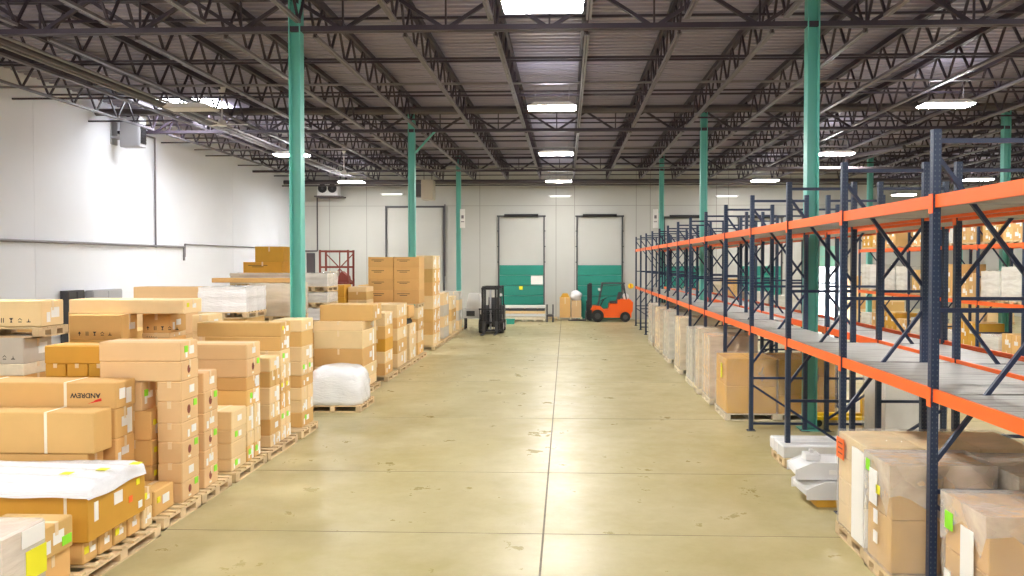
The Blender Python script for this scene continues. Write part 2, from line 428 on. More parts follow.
# bridging angles and cross pipes, each one a bar of its own
m = MB(); m.bar((XL + .02, 0, 0), (XR, 0, 0), .04, .05); brm = m.mesh('ceiling_bridging', 'steel_dark')
for y in (18.1, 22.1, 25.7, 30.4, 34.2, 37.6, 42.3): struct(link('ceiling_bridging', brm, None, (0, y, ZB + .1)))
for y in (16.6, 20.2, 23.8, 29.2, 32.3, 36.0, 41.2): struct(link('ceiling_bridging', brm, None, (0, y, ZT - .3)))
def pipe(label, pts, r, mat, group=None, name='ceiling_pipe', cat='pipe', parts=None):
    m = MB()
    for a, b2 in zip(pts, pts[1:]): m.cyl(a, b2, r, seg=8)
    p0 = Vector(pts[0]); m.v = [tuple(Vector(v) - p0) for v in m.v]
    return tag(m.build(name, mat, None, p0), label, cat, group)
pipe('grey sprinkler branch pipe crossing the ceiling nearest the camera', [(XL + .1, 21.3, ZB + .25), (XR, 21.3, ZB + .25)], .035, 'pipe')
pipe('thick dark pipe crossing the ceiling just before the second row of columns', [(XL + .1, 26.0, ZB + .45), (XR, 26.0, ZB + .45)], .12, 'pipe_dark')
pipe('grey sprinkler pipe crossing the ceiling beyond the second green columns', [(XL + .1, 33.0, ZB + .2), (XR, 33.0, ZB + .2)], .035, 'pipe')
pipe('grey sprinkler pipe crossing near the front ceiling lamp', [(XL + .1, 17.6, ZB + .62), (XR, 17.6, ZB + .62)], .03, 'pipe')
pipe('thick dark header pipe under the roof just before the back wall', [(XL + .1, 43.6, ZB - .12), (XR, 43.6, ZB - .12)], .12, 'pipe_dark')
pipe('slim dark pipe beneath the header pipe along the back wall', [(XL + .1, 43.3, ZB - .34), (XR, 43.3, ZB - .34)], .04, 'pipe_dark')
pipe('pale slim conduit sagging across the ceiling near the last columns', [(-9, 38, ZB + .05), (-5.4, 38, ZB - .15), (-2, 38, ZB + .0), (2, 38, ZB - .12), (6, 38, ZB)], .03, 'pipe')
for k, (dx, mt, r, lb) in enumerate(((0, 'pipe', .04, 'pale grey conduit running along the left side of the ceiling, topmost of three'), (-.28, 'pipe_dark', .07, 'thick dark pipe running along the left side of the ceiling between two conduits'), (-.55, 'pipe', .035, 'pale grey conduit along the left ceiling, the one nearest the left wall'))):
    pipe(lb, [(-11.3 + dx, 5, ZB - .02), (-11.3 + dx, 42, ZB - .02)], r, mt)
pipe('dark black pipe elbowing back and forth under the roof behind the rack', [(7.8, 33, 7.1), (11.5, 33, 7.1), (11.5, 33, 7.55), (12.6, 30, 7.55)], .09, 'pipe_dark')
pipe('black pipe running level under the roof from behind the near green column', [(8.2, 31, 6.85), (14.5, 31, 6.85)], .09, 'pipe_dark')

# ------------------------------------------------------------------ lamps
def lamp_proto():
    e = empty('ceiling_lamp', (0, 0, 0))
    m = MB(); w, d = .66, .30
    m.prism([(-w, .0), (w, .0), (w * .72, .10), (-w * .72, .10)], 'y', -d, d); m.build('housing', 'pipe_white', e)
    m = MB(); m.box(-w + .02, w - .02, -d + .02, d - .02, -.03, -.002); m.build('lens', 'lamp', e)
    m = MB(); m.box(-w * .5, w * .5, -d * .5, d * .5, .101, .11); m.build('upper_slot', 'lamp_up', e)
    for s in (-1, 1):
        m = MB(); m.cyl((s * w * .7, 0, .1), (s * w * .7, 0, .55), .008, seg=6); m.build('hanger', 'pipe', e)
    return e
LZ = CAMZ + 4.18
lp = lamp_proto(); first = True
lamps = [(-.38, 13.0, 'ceiling lamp at the top edge, nearest over the aisle', 'lamps over the aisle'),
         (-.38, 21.5, 'second ceiling lamp from the front over the aisle', 'lamps over the aisle'),
         (-.38, 30.6, 'third ceiling lamp from the front over the aisle', 'lamps over the aisle'),
         (-.38, 41.0, 'farthest ceiling lamp over the aisle, before the back wall', 'lamps over the aisle'),
         (10.1, 21.5, 'large bright ceiling lamp above the right racks beside the tall near upright', 'lamps over the racks'),
         (10.4, 31.0, 'ceiling lamp just right of the near green column on the right', 'lamps over the racks'),
         (10.2, 41.0, 'ceiling lamp between the two right green columns near the back wall', 'lamps over the racks'),
         (20.9, 40.9, 'small bright ceiling lamp above the orange beam at right edge', 'lamps over the racks'),
         (21.0, 50.0, 'farthest ceiling lamp low above the orange beam at right', 'lamps over the racks'),
         (-10.7, 30.6, 'ceiling lamp glowing behind the near left green column', 'lamps over the left goods'),
         (-10.2, 21.3, 'unlit ceiling lamp under the white skylight at upper left', 'lamps over the left goods'),
         (-11.2, 41.0, 'far left ceiling lamp near the twin fan unit', 'lamps over the left goods')]
for y in (-5, 4.0):  # unseen lamps added to brighten the foreground
    for xx, s in ((-10.4, 'left'), (-.38, 'middle'), (10.2, 'right')):
        lamps.append((xx, y, 'unseen added ceiling lamp over the %s of the room %s' % (s, 'behind the camera' if y < 0 else 'just ahead of the camera'), 'lamps outside the frame'))
lamps += [(-10.4, 12.6, 'ceiling lamp over the near left boxes, above the frame', 'lamps outside the frame'), (10.2, 12.8, 'ceiling lamp over the near racks, above the frame', 'lamps outside the frame'),
          (20.5, 30, 'ceiling lamp far right, beyond the frame', 'lamps outside the frame'), (20.5, 18, 'ceiling lamp right of the frame beyond the racks', 'lamps outside the frame')]
for (x, y, lb, g) in lamps:
    o = lp if first else copy_tree(lp); first = False
    o.location = (x, y, LZ); tag(o, lb, 'lamp', g)
    if 'under the white skylight' in lb:
        for ch in o.children:
            if ch.name.startswith('lens'): ch.data = ch.data.copy(); ch.data.materials[0] = M['lens_off']
            if ch.name.startswith('upper'): ch.data = ch.data.copy(); ch.data.materials[0] = M['pipe_white']
# thin strip lamps on the back wall
m = MB(); m.box(-.55, .55, -.03, .03, .01, .05); tube = m.mesh('strip_lamp', 'lamp_tube')
m = MB(); m.box(-.65, .65, -.07, .07, .05, .1); tb = m.mesh('housing', 'pipe_white')
for px, py, lb in ((560, 197, 'thin strip lamp on the back wall above the middle dock doors'), (727, 197, 'thin strip lamp on the back wall beside the right green column'), (392, 195, 'thin strip lamp on the back wall left of the second column')):
    x, z = atY(px, py, YB - .3); o = link('strip_lamp', tube, None, (x, YB - .3, z)); tag(o, lb, 'lamp', 'strip lamps on the back wall'); link('housing', tb, o)
    m = MB(); m.box(-.03, .03, 0, .3, .05, .09); m.build('bracket', 'pipe', o)
# skylight in the roof, upper left
sxc = -12.9
m = MB(); m.box(-1.15, 1.15, -1.3, 1.2, -.035, -.02)
struct(m.build('window_1', 'skylight', None, (sxc, 27.3, ZD)))
# ceiling fans
def fan(px, py, Y, lb):
    x, z = atY(px, py, Y); e = empty('ceiling_fan', (x, Y, z)); tag(e, lb, 'ceiling fan', 'white ceiling fans')
    m = MB(); m.cyl((0, 0, .1), (0, 0, ZT - .1 - z), .03, seg=8); m.cyl((0, 0, ZT - .3 - z), (0, 0, ZT - .05 - z), .06, .13, seg=12); m.build('rod', 'fan_white', e)
    m = MB(); m.cyl((0, 0, -.06), (0, 0, .12), .14, .10, seg=16); m.build('motor', 'fan_white', e)
    for k in range(3):
        a = .35 + k * 2 * PI / 3; c, s = math.cos(a), math.sin(a)
        m = MB(); m.bar((.12 * c, .12 * s, 0), (.75 * c, .75 * s, .02), .12, .012); m.build('blade', 'fan_white', e)
fan(222, 124, 24.0, 'white ceiling fan hanging below the skylight at upper left')
fan(344, 173, 37.0, 'small white ceiling fan far back above the twin fan unit')
# heater and duct units
x0 = -15.42
e = empty('unit_heater', (-15.08, 27.16, 7.25)); tag(e, 'large grey heater unit mounted high on the left wall under the roof', 'heater')
m = MB(); m.box(-.38, .34, -.2, .2, 0, 1.03); m.build('casing', 'unit_grey', e, bevel=.02)
m = MB(); m.box(-.36, .28, -.22, -.2, .05, .78); m.build('front_panel', 'unit_grey', e)
m = MB(); m.box(.34, .36, -.17, .17, .12, .8)
for k in range(6): m.box(.36, .38, -.15, .15, .16 + k * .1, .19 + k * .1)
m.build('grille', 'black', e)
m = MB(); m.box(-.71, -.38, -.18, -.12, .3, .38); m.box(-.71, -.38, .12, .18, .3, .38); m.box(-.715, -.68, -.19, .19, .1, .9); m.build('wall_bracket', 'unit_grey', e)
x1, z1 = atY(329, 196, 44.2)
e = empty('cooler_unit', (x1, 44.2, z1)); tag(e, 'pale evaporator unit with two round fans high on the back wall', 'cooler')
m = MB(); m.box(-.58, .58, -.3, .3, .0, .78); m.build('casing', 'foam', e, bevel=.02)
for s in (-1, 1):
    m = MB(); m.cyl((s * .28, -.31, .4), (s * .28, -.34, .4), .25, seg=24); f = m.build('fan', 'black', e)
    m = MB(); m.cyl((s * .28, -.345, .4), (s * .28, -.36, .4), .07, seg=12); m.build('hub', 'dark_grey', f)
m = MB(); m.box(-.75, .75, -.33, .8, -.07, -.001); m.build('shelf_bracket', 'pipe_dark', e)
x1, z1 = atY(428, 200, 40)
e = empty('air_handler', (x1, 40, z1)); tag(e, 'beige ceiling air handler hanging right of the second left column', 'air handler')
m = MB(); m.box(-.3, .3, -.3, .5, 0, 1.0); m.build('casing', 'unit_beige', e, bevel=.02)
m = MB(); m.box(-.62, -.3, -.22, .4, .15, .8); m.build('fan_housing', 'dark_grey', e)
m = MB(); m.bar((-.2, 0, 1.0), (-.2, 0, ZB + .1 - z1), .03); m.bar((.2, 0, 1.0), (.2, 0, ZB + .1 - z1), .03); m.build('hanger', 'pipe_dark', e)
# conduits and pipes on the walls
Ya, Za = atX(0, 240, XL + .08); Yb, Zb = atX(184, 250, XL + .08)
pipe('long grey pipe running level along the left wall', [(XL + .08, Ya - 6, Za), (XL + .08, Ya, Za), (XL + .08, Yb, Za), (XL + .08, Yb, Za - .55)], .045, 'pipe', name='wall_pipe')
m_ = pipe('thin grey conduit along the left wall beyond the long pipe', [(XL + .05, Yb + .15, Za - .4), (XL + .05, Yb + .15, Za + .12), (XL + .05, 44.8, Za + .12)], .03, 'pipe', name='wall_pipe')
Yc, Zc = atX(156, 247, XL + .06)
pipe('vertical dark conduit dropping from the heater down the left wall', [(XL + .06, Yc, Zc - .02), (XL + .06, Yc, 8.0), (XL + .06, Yc - 1.0, 8.0)], .035, 'pipe', name='wall_pipe')
xq, zq = atY(317.5, 251, YB - .08); _, zt = atY(317.5, 196, YB - .08)
pipe('dark pipe rising beside the twin fan unit on the back wall', [(xq - 1.0, YB - .08, zq), (xq, YB - .08, zq), (xq, YB - .08, zt)], .04, 'pipe_dark', name='wall_pipe')
for px, py in ((445, 250),):
    x, z = atY(px, py, YB - .3)
    pipe('thin dark pipe standing at the right side of the wide door', [(x, YB - .3, z - 1.5), (x, YB - .3, z + 2.6)], .03, 'pipe_dark', name='wall_pipe')
# signs
def sign(px, y0, y1, Y, wpx, lb, mat='paper', rnd=False):
    x, za = atY(px, y0, Y); _, zb = atY(px, y1, Y); w = wpx / 790 * Y / 2; m = MB()
    if rnd: m.cyl((0, 0, 0), (0, .02, 0), w, seg=24); o = m.build('wall_sign', mat, None, (x, Y, (za + zb) / 2))
    else: m.box(-w, w, 0, .02, -(za - zb) / 2, (za - zb) / 2); o = m.build('hanging_sign', mat, None, (x, Y, (za + zb) / 2))
    return tag(o, lb, 'sign')
sgn = sign(630.8, 284, 288, YB - .03, 5.5, 'round yellow sign on the back wall beside the orange forklift', 'yellow', True)
m = MB(); m.box(-.02, .02, -.012, -.002, -.06, .1); m.box(-.02, .02, -.012, -.002, -.11, -.08); m.build('exclamation_mark', 'red', sgn)
for px, lb in ((462.5, 'white banner sign beside the far left green column'), (655.5, 'white banner sign beside the far right green column')):
    o = sign(px, 209, 228, 39.2, 5, lb)
    m = MB(); m.box(-.06, .06, -.008, 0, .0, .16); m.box(-.08, .08, -.008, 0, -.18, -.14); m.build('print', 'pipe', o)
    m = MB(); m.box(-.08 if px > 500 else -.28, .28 if px > 500 else .08, .02, .06, .3, .34); m.build('bracket', 'green', o)

# ------------------------------------------------------------------ pallets and boxes
ORD = ['top', 'second', 'third', 'fourth', 'fifth', 'sixth', 'seventh', 'eighth', 'ninth', 'tenth', 'eleventh']
def pallet(x0, x1, y0, y1, z, lb, mat='wood', group='wooden pallets', along='y'):
    """front-left corner x0,y0 ; deck boards across, three stringers; height .145"""
    cx, cy = (x0 + x1) / 2, (y0 + y1) / 2; w, d = (x1 - x0) / 2, (y1 - y0) / 2
    m = MB(); n = 7; L = 2 * d if along == 'x' else 2 * w
    for k in range(n):       # top boards
        if along == 'y': t = -d + (2 * d - .09) * k / (n - 1); m.box(-w, w, t, t + .09, .122, .145)
        else: t = -w + (2 * w - .09) * k / (n - 1); m.box(t, t + .09, -d, d, .122, .145)
    o = m.build('pallet', mat, None, (cx, cy, z)); tag(o, lb, 'pallet', group)
    for k in (-1, 0, 1):     # blocks under three stringer lines
        m = MB()
        for j in (-1, 0, 1):
            bxx = k * (w - .05); byy = j * (d - .07)
            m.box(bxx - .05, bxx + .05, byy - .07, byy + .07, .022, .1)
        m.box(k * (w - .05) - .05, k * (w - .05) + .05, -d, d, .1, .122)
        m.build('stringer', mat, o)
    m = MB()
    for k in (-1, 0, 1): m.box(k * (w - .05) - .05, k * (w - .05) + .05, -d, d, 0, .022)
    m.box(-w, w, -d, -d + .09, 0, .021); m.box(-w, w, d - .09, d, 0, .021)
    m.build('bottom_boards', mat, o)
    return o
def patch(m, face, w, d, h, u, v, su, sv, off=.003):
    """thin slab on a face; u,v 0..1 centre across/up; su,sv size in metres"""
    if face == 'F': x = -w + 2 * w * u; z = h * v; m.box(x - su / 2, x + su / 2, -d - off, -d + .001, z - sv / 2, z + sv / 2)
    elif face == 'R': y = -d + 2 * d * u; z = h * v; m.box(w - .001, w + off, y - su / 2, y + su / 2, z - sv / 2, z + sv / 2)
    elif face == 'L': y = -d + 2 * d * u; z = h * v; m.box(-w - off, -w + .001, y - su / 2, y + su / 2, z - sv / 2, z + sv / 2)
    elif face == 'T': x = -w + 2 * w * u; y = -d + 2 * d * v; m.box(x - su / 2, x + su / 2, y - sv / 2, y + sv / 2, h - .001, h + off)
def icons(m, d, h, w, u0, v, s, n=5):
    """handling symbols printed on the front face"""
    y = -d - .002
    def poly(pts):
        m.quad(*[(a, y, b2) for a, b2 in pts])
    for k in range(n):
        x = -w + 2 * w * u0 + k * s * 1.5; z = h * v
        if k == 0: poly([(x - s * .3, z), (x + s * .3, z), (x, z + s * .45)]); poly([(x - s * .08, z - s * .4), (x + s * .08, z - s * .4), (x + s * .08, z), (x - s * .08, z)])
        elif k == 1: poly([(x - s * .25, z - s * .4), (x - s * .1, z - s * .4), (x - s * .1, z + s * .4), (x - s * .25, z + s * .4)]); poly([(x + s * .1, z - s * .4), (x + s * .25, z - s * .4), (x + s * .25, z + s * .4), (x + s * .1, z + s * .4)])
        elif k == 2: poly([(x - s * .35, z + s * .4), (x + s * .35, z + s * .4), (x, z - s * .1)]); poly([(x - s * .2, z - s * .4), (x + s * .2, z - s * .4), (x + s * .05, z), (x - s * .05, z)])
        elif k == 3:
            poly([(x - s * .4, z), (x, z + s * .4), (x, z + s * .25), (x - s * .25, z)]); poly([(x, z + s * .4), (x + s * .4, z), (x + s * .25, z), (x, z + s * .25)]); poly([(x - s * .3, z - s * .35), (x + s * .3, z - s * .35), (x + s * .3, z - s * .2), (x - s * .3, z - s * .2)])
        else: poly([(x - s * .35, z - s * .35), (x + s * .35, z - s * .35), (x + s * .35, z - s * .2), (x - s * .35, z - s * .2)]); poly([(x - s * .12, z - s * .2), (x + s * .12, z - s * .2), (x, z + s * .35)])
def carton(x0, x1, y0, y1, z0, z1, lb, mat='kraft', style='', side='R', group='cardboard boxes', tape=True, rz=None, detail=True, name='cardboard_box'):
    w, d, h = (x1 - x0) / 2 - .009, (y1 - y0) / 2 - .009, (z1 - z0)
    m = MB(); m.box(-w, w, -d, d, 0, h)
    o = m.build(name, mat, None, ((x0 + x1) / 2, (y0 + y1) / 2, z0), bevel=.012 if detail else 0)
    o.rotation_euler.z = random.uniform(-.006, .006) if rz is None else rz
    tag(o, lb, 'box', group)
    if tape:
        m = MB(); tw = .03
        if 'straps' in style:
            for u in (.12, .42, .78):
                patch(m, 'F', w, d, h, u, .5, .035, h * .99); patch(m, 'T', w, d, h, u, .5, .035, 2 * d)
        elif w > d * 1.3:
            m.box(-w - .002, w + .002, -tw, tw, h - .001, h + .002); patch(m, side, w, d, h, .5, .8, .05, h * .4)
        else:
            m.box(-tw, tw, -d - .002, d + .002, h - .001, h + .002); patch(m, 'F', w, d, h, .5, .84, .05, h * .32)
        m.build('tape', 'tape_white' if 'straps' in style else 'tape', o)
    if 'lab' in style:
        m = MB(); s = min(h * .55, d * .8); u = random.uniform(.45, .7)
        patch(m, side, w, d, h, u, .52, s * .95, s * random.uniform(.55, .8)); m.build('shipping_label', 'paper', o)
        if random.random() < .5:
            m = MB(); patch(m, side, w, d, h, u - .3, .35, s * .4, s * .7); m.build('packing_slip', 'paper', o)
    if 'lab2' in style:
        m = MB(); patch(m, side, w, d, h, .75, .5, min(.14, d * .5), h * .85); m.build('packing_slip', 'paper', o)
    if 'logo' in style:
        m = MB(); r = h * .17
        m.v = []; pts = [(w + .003, -d + 2 * d * .42 + math.cos(a) * r, h * .55 + math.sin(a) * r * 1.25) for a in [k * PI / 5 for k in range(10)]]
        m.quad(*pts); m.build('round_logo', 'logo', o)
        m = MB(); patch(m, side, w, d, h, .42, .2, r * 1.6, r * .6); m.build('logo_caption', 'tape_white', o)
    if 'gdot' in style:
        m = MB(); patch(m, side, w, d, h, .8 if 'logo' in style else .3, .78 if 'logo' in style else .6, .085, .085, .006); m.build('sticker', 'green_dot', o)
    if 'ydot' in style:
        m = MB(); patch(m, side, w, d, h, .2, .6, .07, .07, .006); m.build('sticker', 'yellow_dot', o)
    if 'icon' in style:
        m = MB(); icons(m, d, h, w, .2 if w < .5 else .55, .25, min(.085, h * .3)); m.build('handling_symbols', 'ink', o)
    if 'print' in style:
        m = MB()
        for (u, ww) in ((.3, .5), (.28, .3)):
            patch(m, 'F', w, d, h, .38, .72 if ww > .4 else .6, 2 * w * ww, h * .045, .001)
        m.build('printed_lines', 'ink', o)
    return o
def stack(phrase, xr, y0, y1, zs, w, mat='kraft', styles=('lab',), split=None, group=None, jit=.012, mats=None, side='R', what='box', widths=None, detail=True, tape=True):
    """zs: z levels from the top down; xr: the face towards the aisle"""
    n = len(zs) - 1; group = group or 'boxes in ' + phrase
    for i in range(n):
        z1, z0 = zs[i], zs[i + 1]; mt = mats[i % len(mats)] if mats else mat; st = styles[i % len(styles)]
        ww = (widths[i] if widths and i < len(widths) else w); j = random.uniform(-jit, 0); jy = random.uniform(0, jit)
        if side == 'R': xa, xb = xr - ww + j, xr + j
        else: xa, xb = xr - j, xr + ww - j
        pos = 'top' if i == 0 else ('bottom' if i == n - 1 else ORD[i] + ' from top')
        if n == 1: pos = 'single'
        sp = (split or {}).get(i)
        if not sp:
            carton(xa, xb, y0 + jy, y1, z0, z1, '%s %s in %s' % (what, pos if n > 1 else 'standing alone', phrase), mt, st, side, group, tape, detail=detail)
        else:
            ax, k = sp
            for q in range(k):
                if ax == 'y': a0 = y0 + jy + (y1 - y0 - jy) * q / k; a1 = y0 + jy + (y1 - y0 - jy) * (q + 1) / k; bb = (xa, xb, a0, a1); wd = ['nearer', 'farther'][q] if k == 2 else ['nearest', 'middle', 'farthest'][q]
                else: a0 = xa + (xb - xa) * q / k; a1 = xa + (xb - xa) * (q + 1) / k; bb = (a0, a1, y0 + jy, y1); wd = ['left', 'right'][q] if k == 2 else ['left', 'middle', 'right'][q]
                layer = 'top' if i == 0 else ('bottom' if i == n - 1 else ORD[i])
                carton(bb[0], bb[1], bb[2], bb[3], z0, z1, '%s %s in the %s layer of %s' % (wd, what, layer, phrase), mt, st, side, group, tape, detail=detail)
PT = .15
def lev(px, ys, Y, base=PT):
    z = [atY(px, y, Y)[1] for y in ys]
    if base is not None: z[-1] = base
    return z
def Yat(px, X): return atX(px, 300, X)[0]
def Xat(px, Y): return atY(px, 300, Y)[0]
XF = -4.93
exec_left = True
# --- pallets of the front row on the left
pal = [(7.62, 9.18, -4.82, 'pallet under the film covered crate, nearest on the left'), (9.35, 10.32, -4.87, 'pallet under the boxes with yellow stickers behind the crate'),
       (10.36, 11.3, -4.87, 'pallet under the near stack with round logos'), (11.42, 12.62, -4.86, 'pallet under boxes with green stickers, left row'), (12.68, 14.1, -4.86, 'pallet under the many small boxes of the left row'),
       (14.3, 15.28, -4.86, 'pallet under the tall stack just before the green column'), (18.85, 20.5, -4.85, 'pallet under the long boxes behind the white bag'),
       (21.3, 22.6, -4.85, 'pallet behind the long boxes, first of the slim stacks'), (22.9, 24.6, -4.85, 'pallet of the second slim stack behind the long boxes'), (24.75, 26.0, -4.85, 'pallet under the stack with a black item'),
       (26.12, 27.3, -4.85, 'pallet below the tall block of eight printed boxes'), (28.9, 31.2, -4.85, 'pallet below the tall stack behind the printed boxes'), (31.6, 33.4, -4.85, 'pallet of the first low pale stack towards the black forklift'), (33.8, 35.6, -4.85, 'pallet of the last low stack beside the black forklift')]
for (a, b2, xr, lb) in pal: pallet(xr - 1.25, xr, a, b2, 0, lb)

# --- A: film covered crate on the nearest pallet
YA0, YA1 = Yat(85, -4.87), 8.93
e = empty('wrapped_crate', (-6.1, (YA0 + YA1) / 2, .39)); tag(e, 'long brown box with white film draped over its top, nearest on the left', 'crate')
d = (YA1 - YA0) / 2; h = .52
m = MB(); m.box(-1.2, 1.23, -d, d, 0, h); m.build('box_body', 'kraft_dark', e, bevel=.008)
m = MB()
for u in (.385, .93 - .02): patch(m, 'F', 1.215, d, h, u, .5, .03, h)
m.build('tape', 'tape_white', e)
# film cap: domed grid with drape
bm = bmesh.new(); NX, NY = 40, 22; grid = []
for i in range(NX + 1):
    row = []
    for j in range(NY + 1):
        u = i / NX * 2 - 1; v = j / NY * 2 - 1
        x = u * 1.245; y = v * (d + .02); z = h + .05 + .03 * (1 - v * v) * (1 - u ** 6) + random.uniform(-.004, .004) + .012 * math.sin(y * 23 + x * 2.2)
        if i == NX - 1: x = 1.238; z = h + .022
        if j == 1: y = -(d + .018); z = h + .022
        if j == 0: y -= .012; z = h - .05 + .006 * math.sin(x * 9)
        if j == NY: z = h - .1
        if i == NX: x = 1.262; z = h - .08 + .012 * math.sin(y * 8)
        if i == 0: z = h - .1
        row.append(bm.verts.new((x, y, z)))
    grid.append(row)
for i in range(NX):
    for j in range(NY): bm.faces.new((grid[i][j], grid[i + 1][j], grid[i + 1][j + 1], grid[i][j + 1]))
me = bpy.data.meshes.new('film_cap'); bm.to_mesh(me); bm.free(); me.materials.append(M['film_white_s']); o = link('film_cap', me, e)
for p in me.polygons: p.use_smooth = True
for (px, py) in ((67, 473), (103, 469), (136, 463)):
    x, y = atZ(px, py, .39 + h + .095); m = MB(); m.box(-.055, .055, -.05, .05, 0, .004); s = m.build('sticker', 'yellow_dot', e, (x + 6.1, y - (YA0 + YA1) / 2, h + .092))
for (u, v, su, sv, mt, nm) in ((.13, .55, .07, .20, 'paper', 'packing_slip'), (.42, .86, .07, .07, 'yellow_dot', 'sticker'), (.86, .72, .07, .07, 'yellow_dot', 'sticker'), (.50, .6, .16, .13, 'paper', 'shipping_label'), (.72, .42, .07, .07, 'orange_tag', 'sticker'), (.9, .2, .08, .08, 'paper', 'sticker')):
    m = MB(); patch(m, 'R', 1.23, d, h, u, v, su, sv, .005); m.build(nm, mt, e)
# little boxes below the crate
for k in range(4):
    a = YA0 + .02 + k * .28
    carton(-5.4, -4.93, a, a + .26, PT, .385, 'small box on the nearest left pallet under the crate, %s from the front' % ['first', 'second', 'third', 'fourth'][k], 'kraft', 'lab ydot' if k % 2 == 0 else 'lab', group='small boxes under the crate')
carton(-7.2, -5.45, YA0 + .05, YA1 - .1, PT, .385, 'low long box carrying the left half of the crate', 'kraft', '', group='small boxes under the crate')
carton(-5.4, -4.9, 8.95, 9.17, PT, .38, 'lower small box behind the film covered crate at pallet end', 'kraft_light', 'lab', group='boxes at the pallet end')
carton(-5.4, -4.9, 8.95, 9.17, .38, .62, 'upper small box behind the film covered crate with yellow sticker', 'kraft', 'lab ydot', group='boxes at the pallet end')
# in front of the crate
pallet(-6.2, -4.8, 6.3, 7.6, 0, 'pallet at the bottom left corner below the pink wrapped pile')
carton(-5.9, -4.9, 7.06, 7.62, PT, .46, 'lower box before the crate, mostly hidden at bottom left', 'kraft', '', group='boxes before the crate')
carton(-5.55, -4.86, 7.08, 7.6, .46, .77, 'small box with bright green sticker at bottom left before the crate', 'kraft', 'lab', group='boxes before the crate')
o = bpy.data.objects[-1] if False else None
m = MB(); m.box(0, .006, -.07, .07, -.045, .045); g = m.build('green_sticker', 'green_dot', None, (0, 0, 0))
bxo = [q for q in bpy.data.objects if q.get('label', '').startswith('small box with bright green')][0]; g.parent = bxo; g.location = (.342, .14, .10)
e = empty('wrapped_stack', (-5.35, 6.72, PT)); tag(e, 'pinkish film wrapped pile with large yellow label at the bottom left corner', 'wrapped load')
for k in range(4):
    m = MB(); m.box(-.62, .60, -.3, .27, k * .19, k * .19 + .185); m.build('carton_layer', 'pink_box', e, bevel=.01)
m = MB(); m.box(-.63, .612, -.31, .28, .01, .785); m.build('film', 'film', e, bevel=.02)
m = MB(); m.box(.613, .618, .0, .27, .30, .56); m.build('yellow_label', 'yellow_dot', e)
m = MB(); m.box(.613, .618, -.05, .25, .60, .76); m.build('shipping_label', 'paper', e)
# --- B1 and the long printed box
zB = 1.0; yb = 9.04
pallet(-8.3, -6.16, 9.22, 9.95, 0, 'wide pallet hidden under the long boxes behind the crate')
carton(-8.1, -5.62, yb + .02, 9.4, PT, .58, 'hidden lower box behind the crate', 'kraft', '', group='boxes behind the crate')
carton(-8.1, -5.62, yb + .02, 9.4, .58, zB, 'hidden upper box behind the crate', 'kraft', '', group='boxes behind the crate')
o = carton(-8.2, Xat(93, yb), yb, 9.42, zB, atY(93, 413, yb)[1], 'long plain box with pale straps resting right behind the film covered crate', 'kraft', 'straps', group='boxes behind the crate')
w_ = o.dimensions.x / 2
m = MB(); patch(m, 'R', w_ - .004, .186, .55, .6, .62, .16, .14); patch(m, 'R', w_ - .004, .186, .55, .62, .34, .18, .17); m.build('shipping_label', 'paper', o)
ya = 9.46; xa_ = Xat(115, ya)
zt_ = atY(115, 383, ya)[1]
o = carton(-8.4, xa_, ya, 9.92, 1.45, zt_, 'long box printed with an upside down name and red slash mark', 'kraft', 'straps', group='boxes behind the crate', rz=0)
hw = (xa_ + 8.4) / 2 - .004; cxo = (xa_ - 8.4) / 2; hh_ = zt_ - 1.45
m = MB(); patch(m, 'R', hw, .223, hh_, .3, .55, .13, .13); patch(m, 'R', hw, .223, hh_, .62, .42, .12, .19); m.build('shipping_label', 'paper', o)
cu = bpy.data.curves.new('printed_name', 'FONT'); cu.body = 'ANDREW'; cu.size = .12; cu.extrude = .0005; cu.align_x = 'CENTER'; cu.align_y = 'CENTER'; cu.offset = .003
to = bpy.data.objects.new('tmp', cu); COL.objects.link(to)
dg = bpy.context.evaluated_depsgraph_get(); tm = bpy.data.meshes.new_from_object(to.evaluated_get(dg)); bpy.data.objects.remove(to)
tm.materials.clear(); tm.materials.append(M['ink'])
t = bpy.data.objects.new('printed_name', tm); COL.objects.link(t); t.parent = o
xt, zt2 = atY(85, 395.5, ya); t.rotation_euler = (PI / 2, PI, 0); t.location = (xt - cxo, -.2235, zt2 - 1.45); t.scale = (.72, .7, 1)
xs, zs_ = atY(95, 401.5, ya)
m = MB(); m.quad((-.10, 0, -.032), (.08, 0, .006), (.075, 0, .04), (.0, 0, .018), (-.02, 0, .0)); m.build('red_slash', 'red', o, (xs - cxo, -.2238, zs_ - 1.45))
stack('the stack under the printed long box', xa_, ya, 9.9, [1.45, 1.08, .72, .40, PT], .85, styles=('lab lab2', 'lab', 'lab', ''), mat='kraft')
# --- C and N1
carton(-5.46, -5.0, 9.39, 9.88, PT, .46, 'box with yellow sticker standing low behind the film covered crate', 'kraft', 'lab ydot', group='boxes with yellow stickers')
stack('the short stack with yellow stickers behind the crate', -5.33, 9.95, 10.42, [1.333, .955, .627, .36, PT], .5, styles=('lab ydot', 'lab ydot', 'lab ydot', 'lab'), mat='kraft')
carton(-5.97, -5.45, 9.95, 10.32, 1.335, 1.71, 'box with green sticker set on the short stack with yellow stickers', 'kraft_pink', 'lab gdot')
# --- D
Yd = Yat(181, XF)
zD = lev(181, [342.5, 362, 382, 402, 424, 443, 464, 484, 505], Yd)
stack('the tall near stack with round logos', XF, Yd, Yat(199, XF), zD, .34, mat='kraft_pink', widths=[1.09, 1.09], styles=('lab gdot', 'logo', 'lab', 'logo gdot', 'lab', 'logo gdot', 'lab', 'logo gdot'))
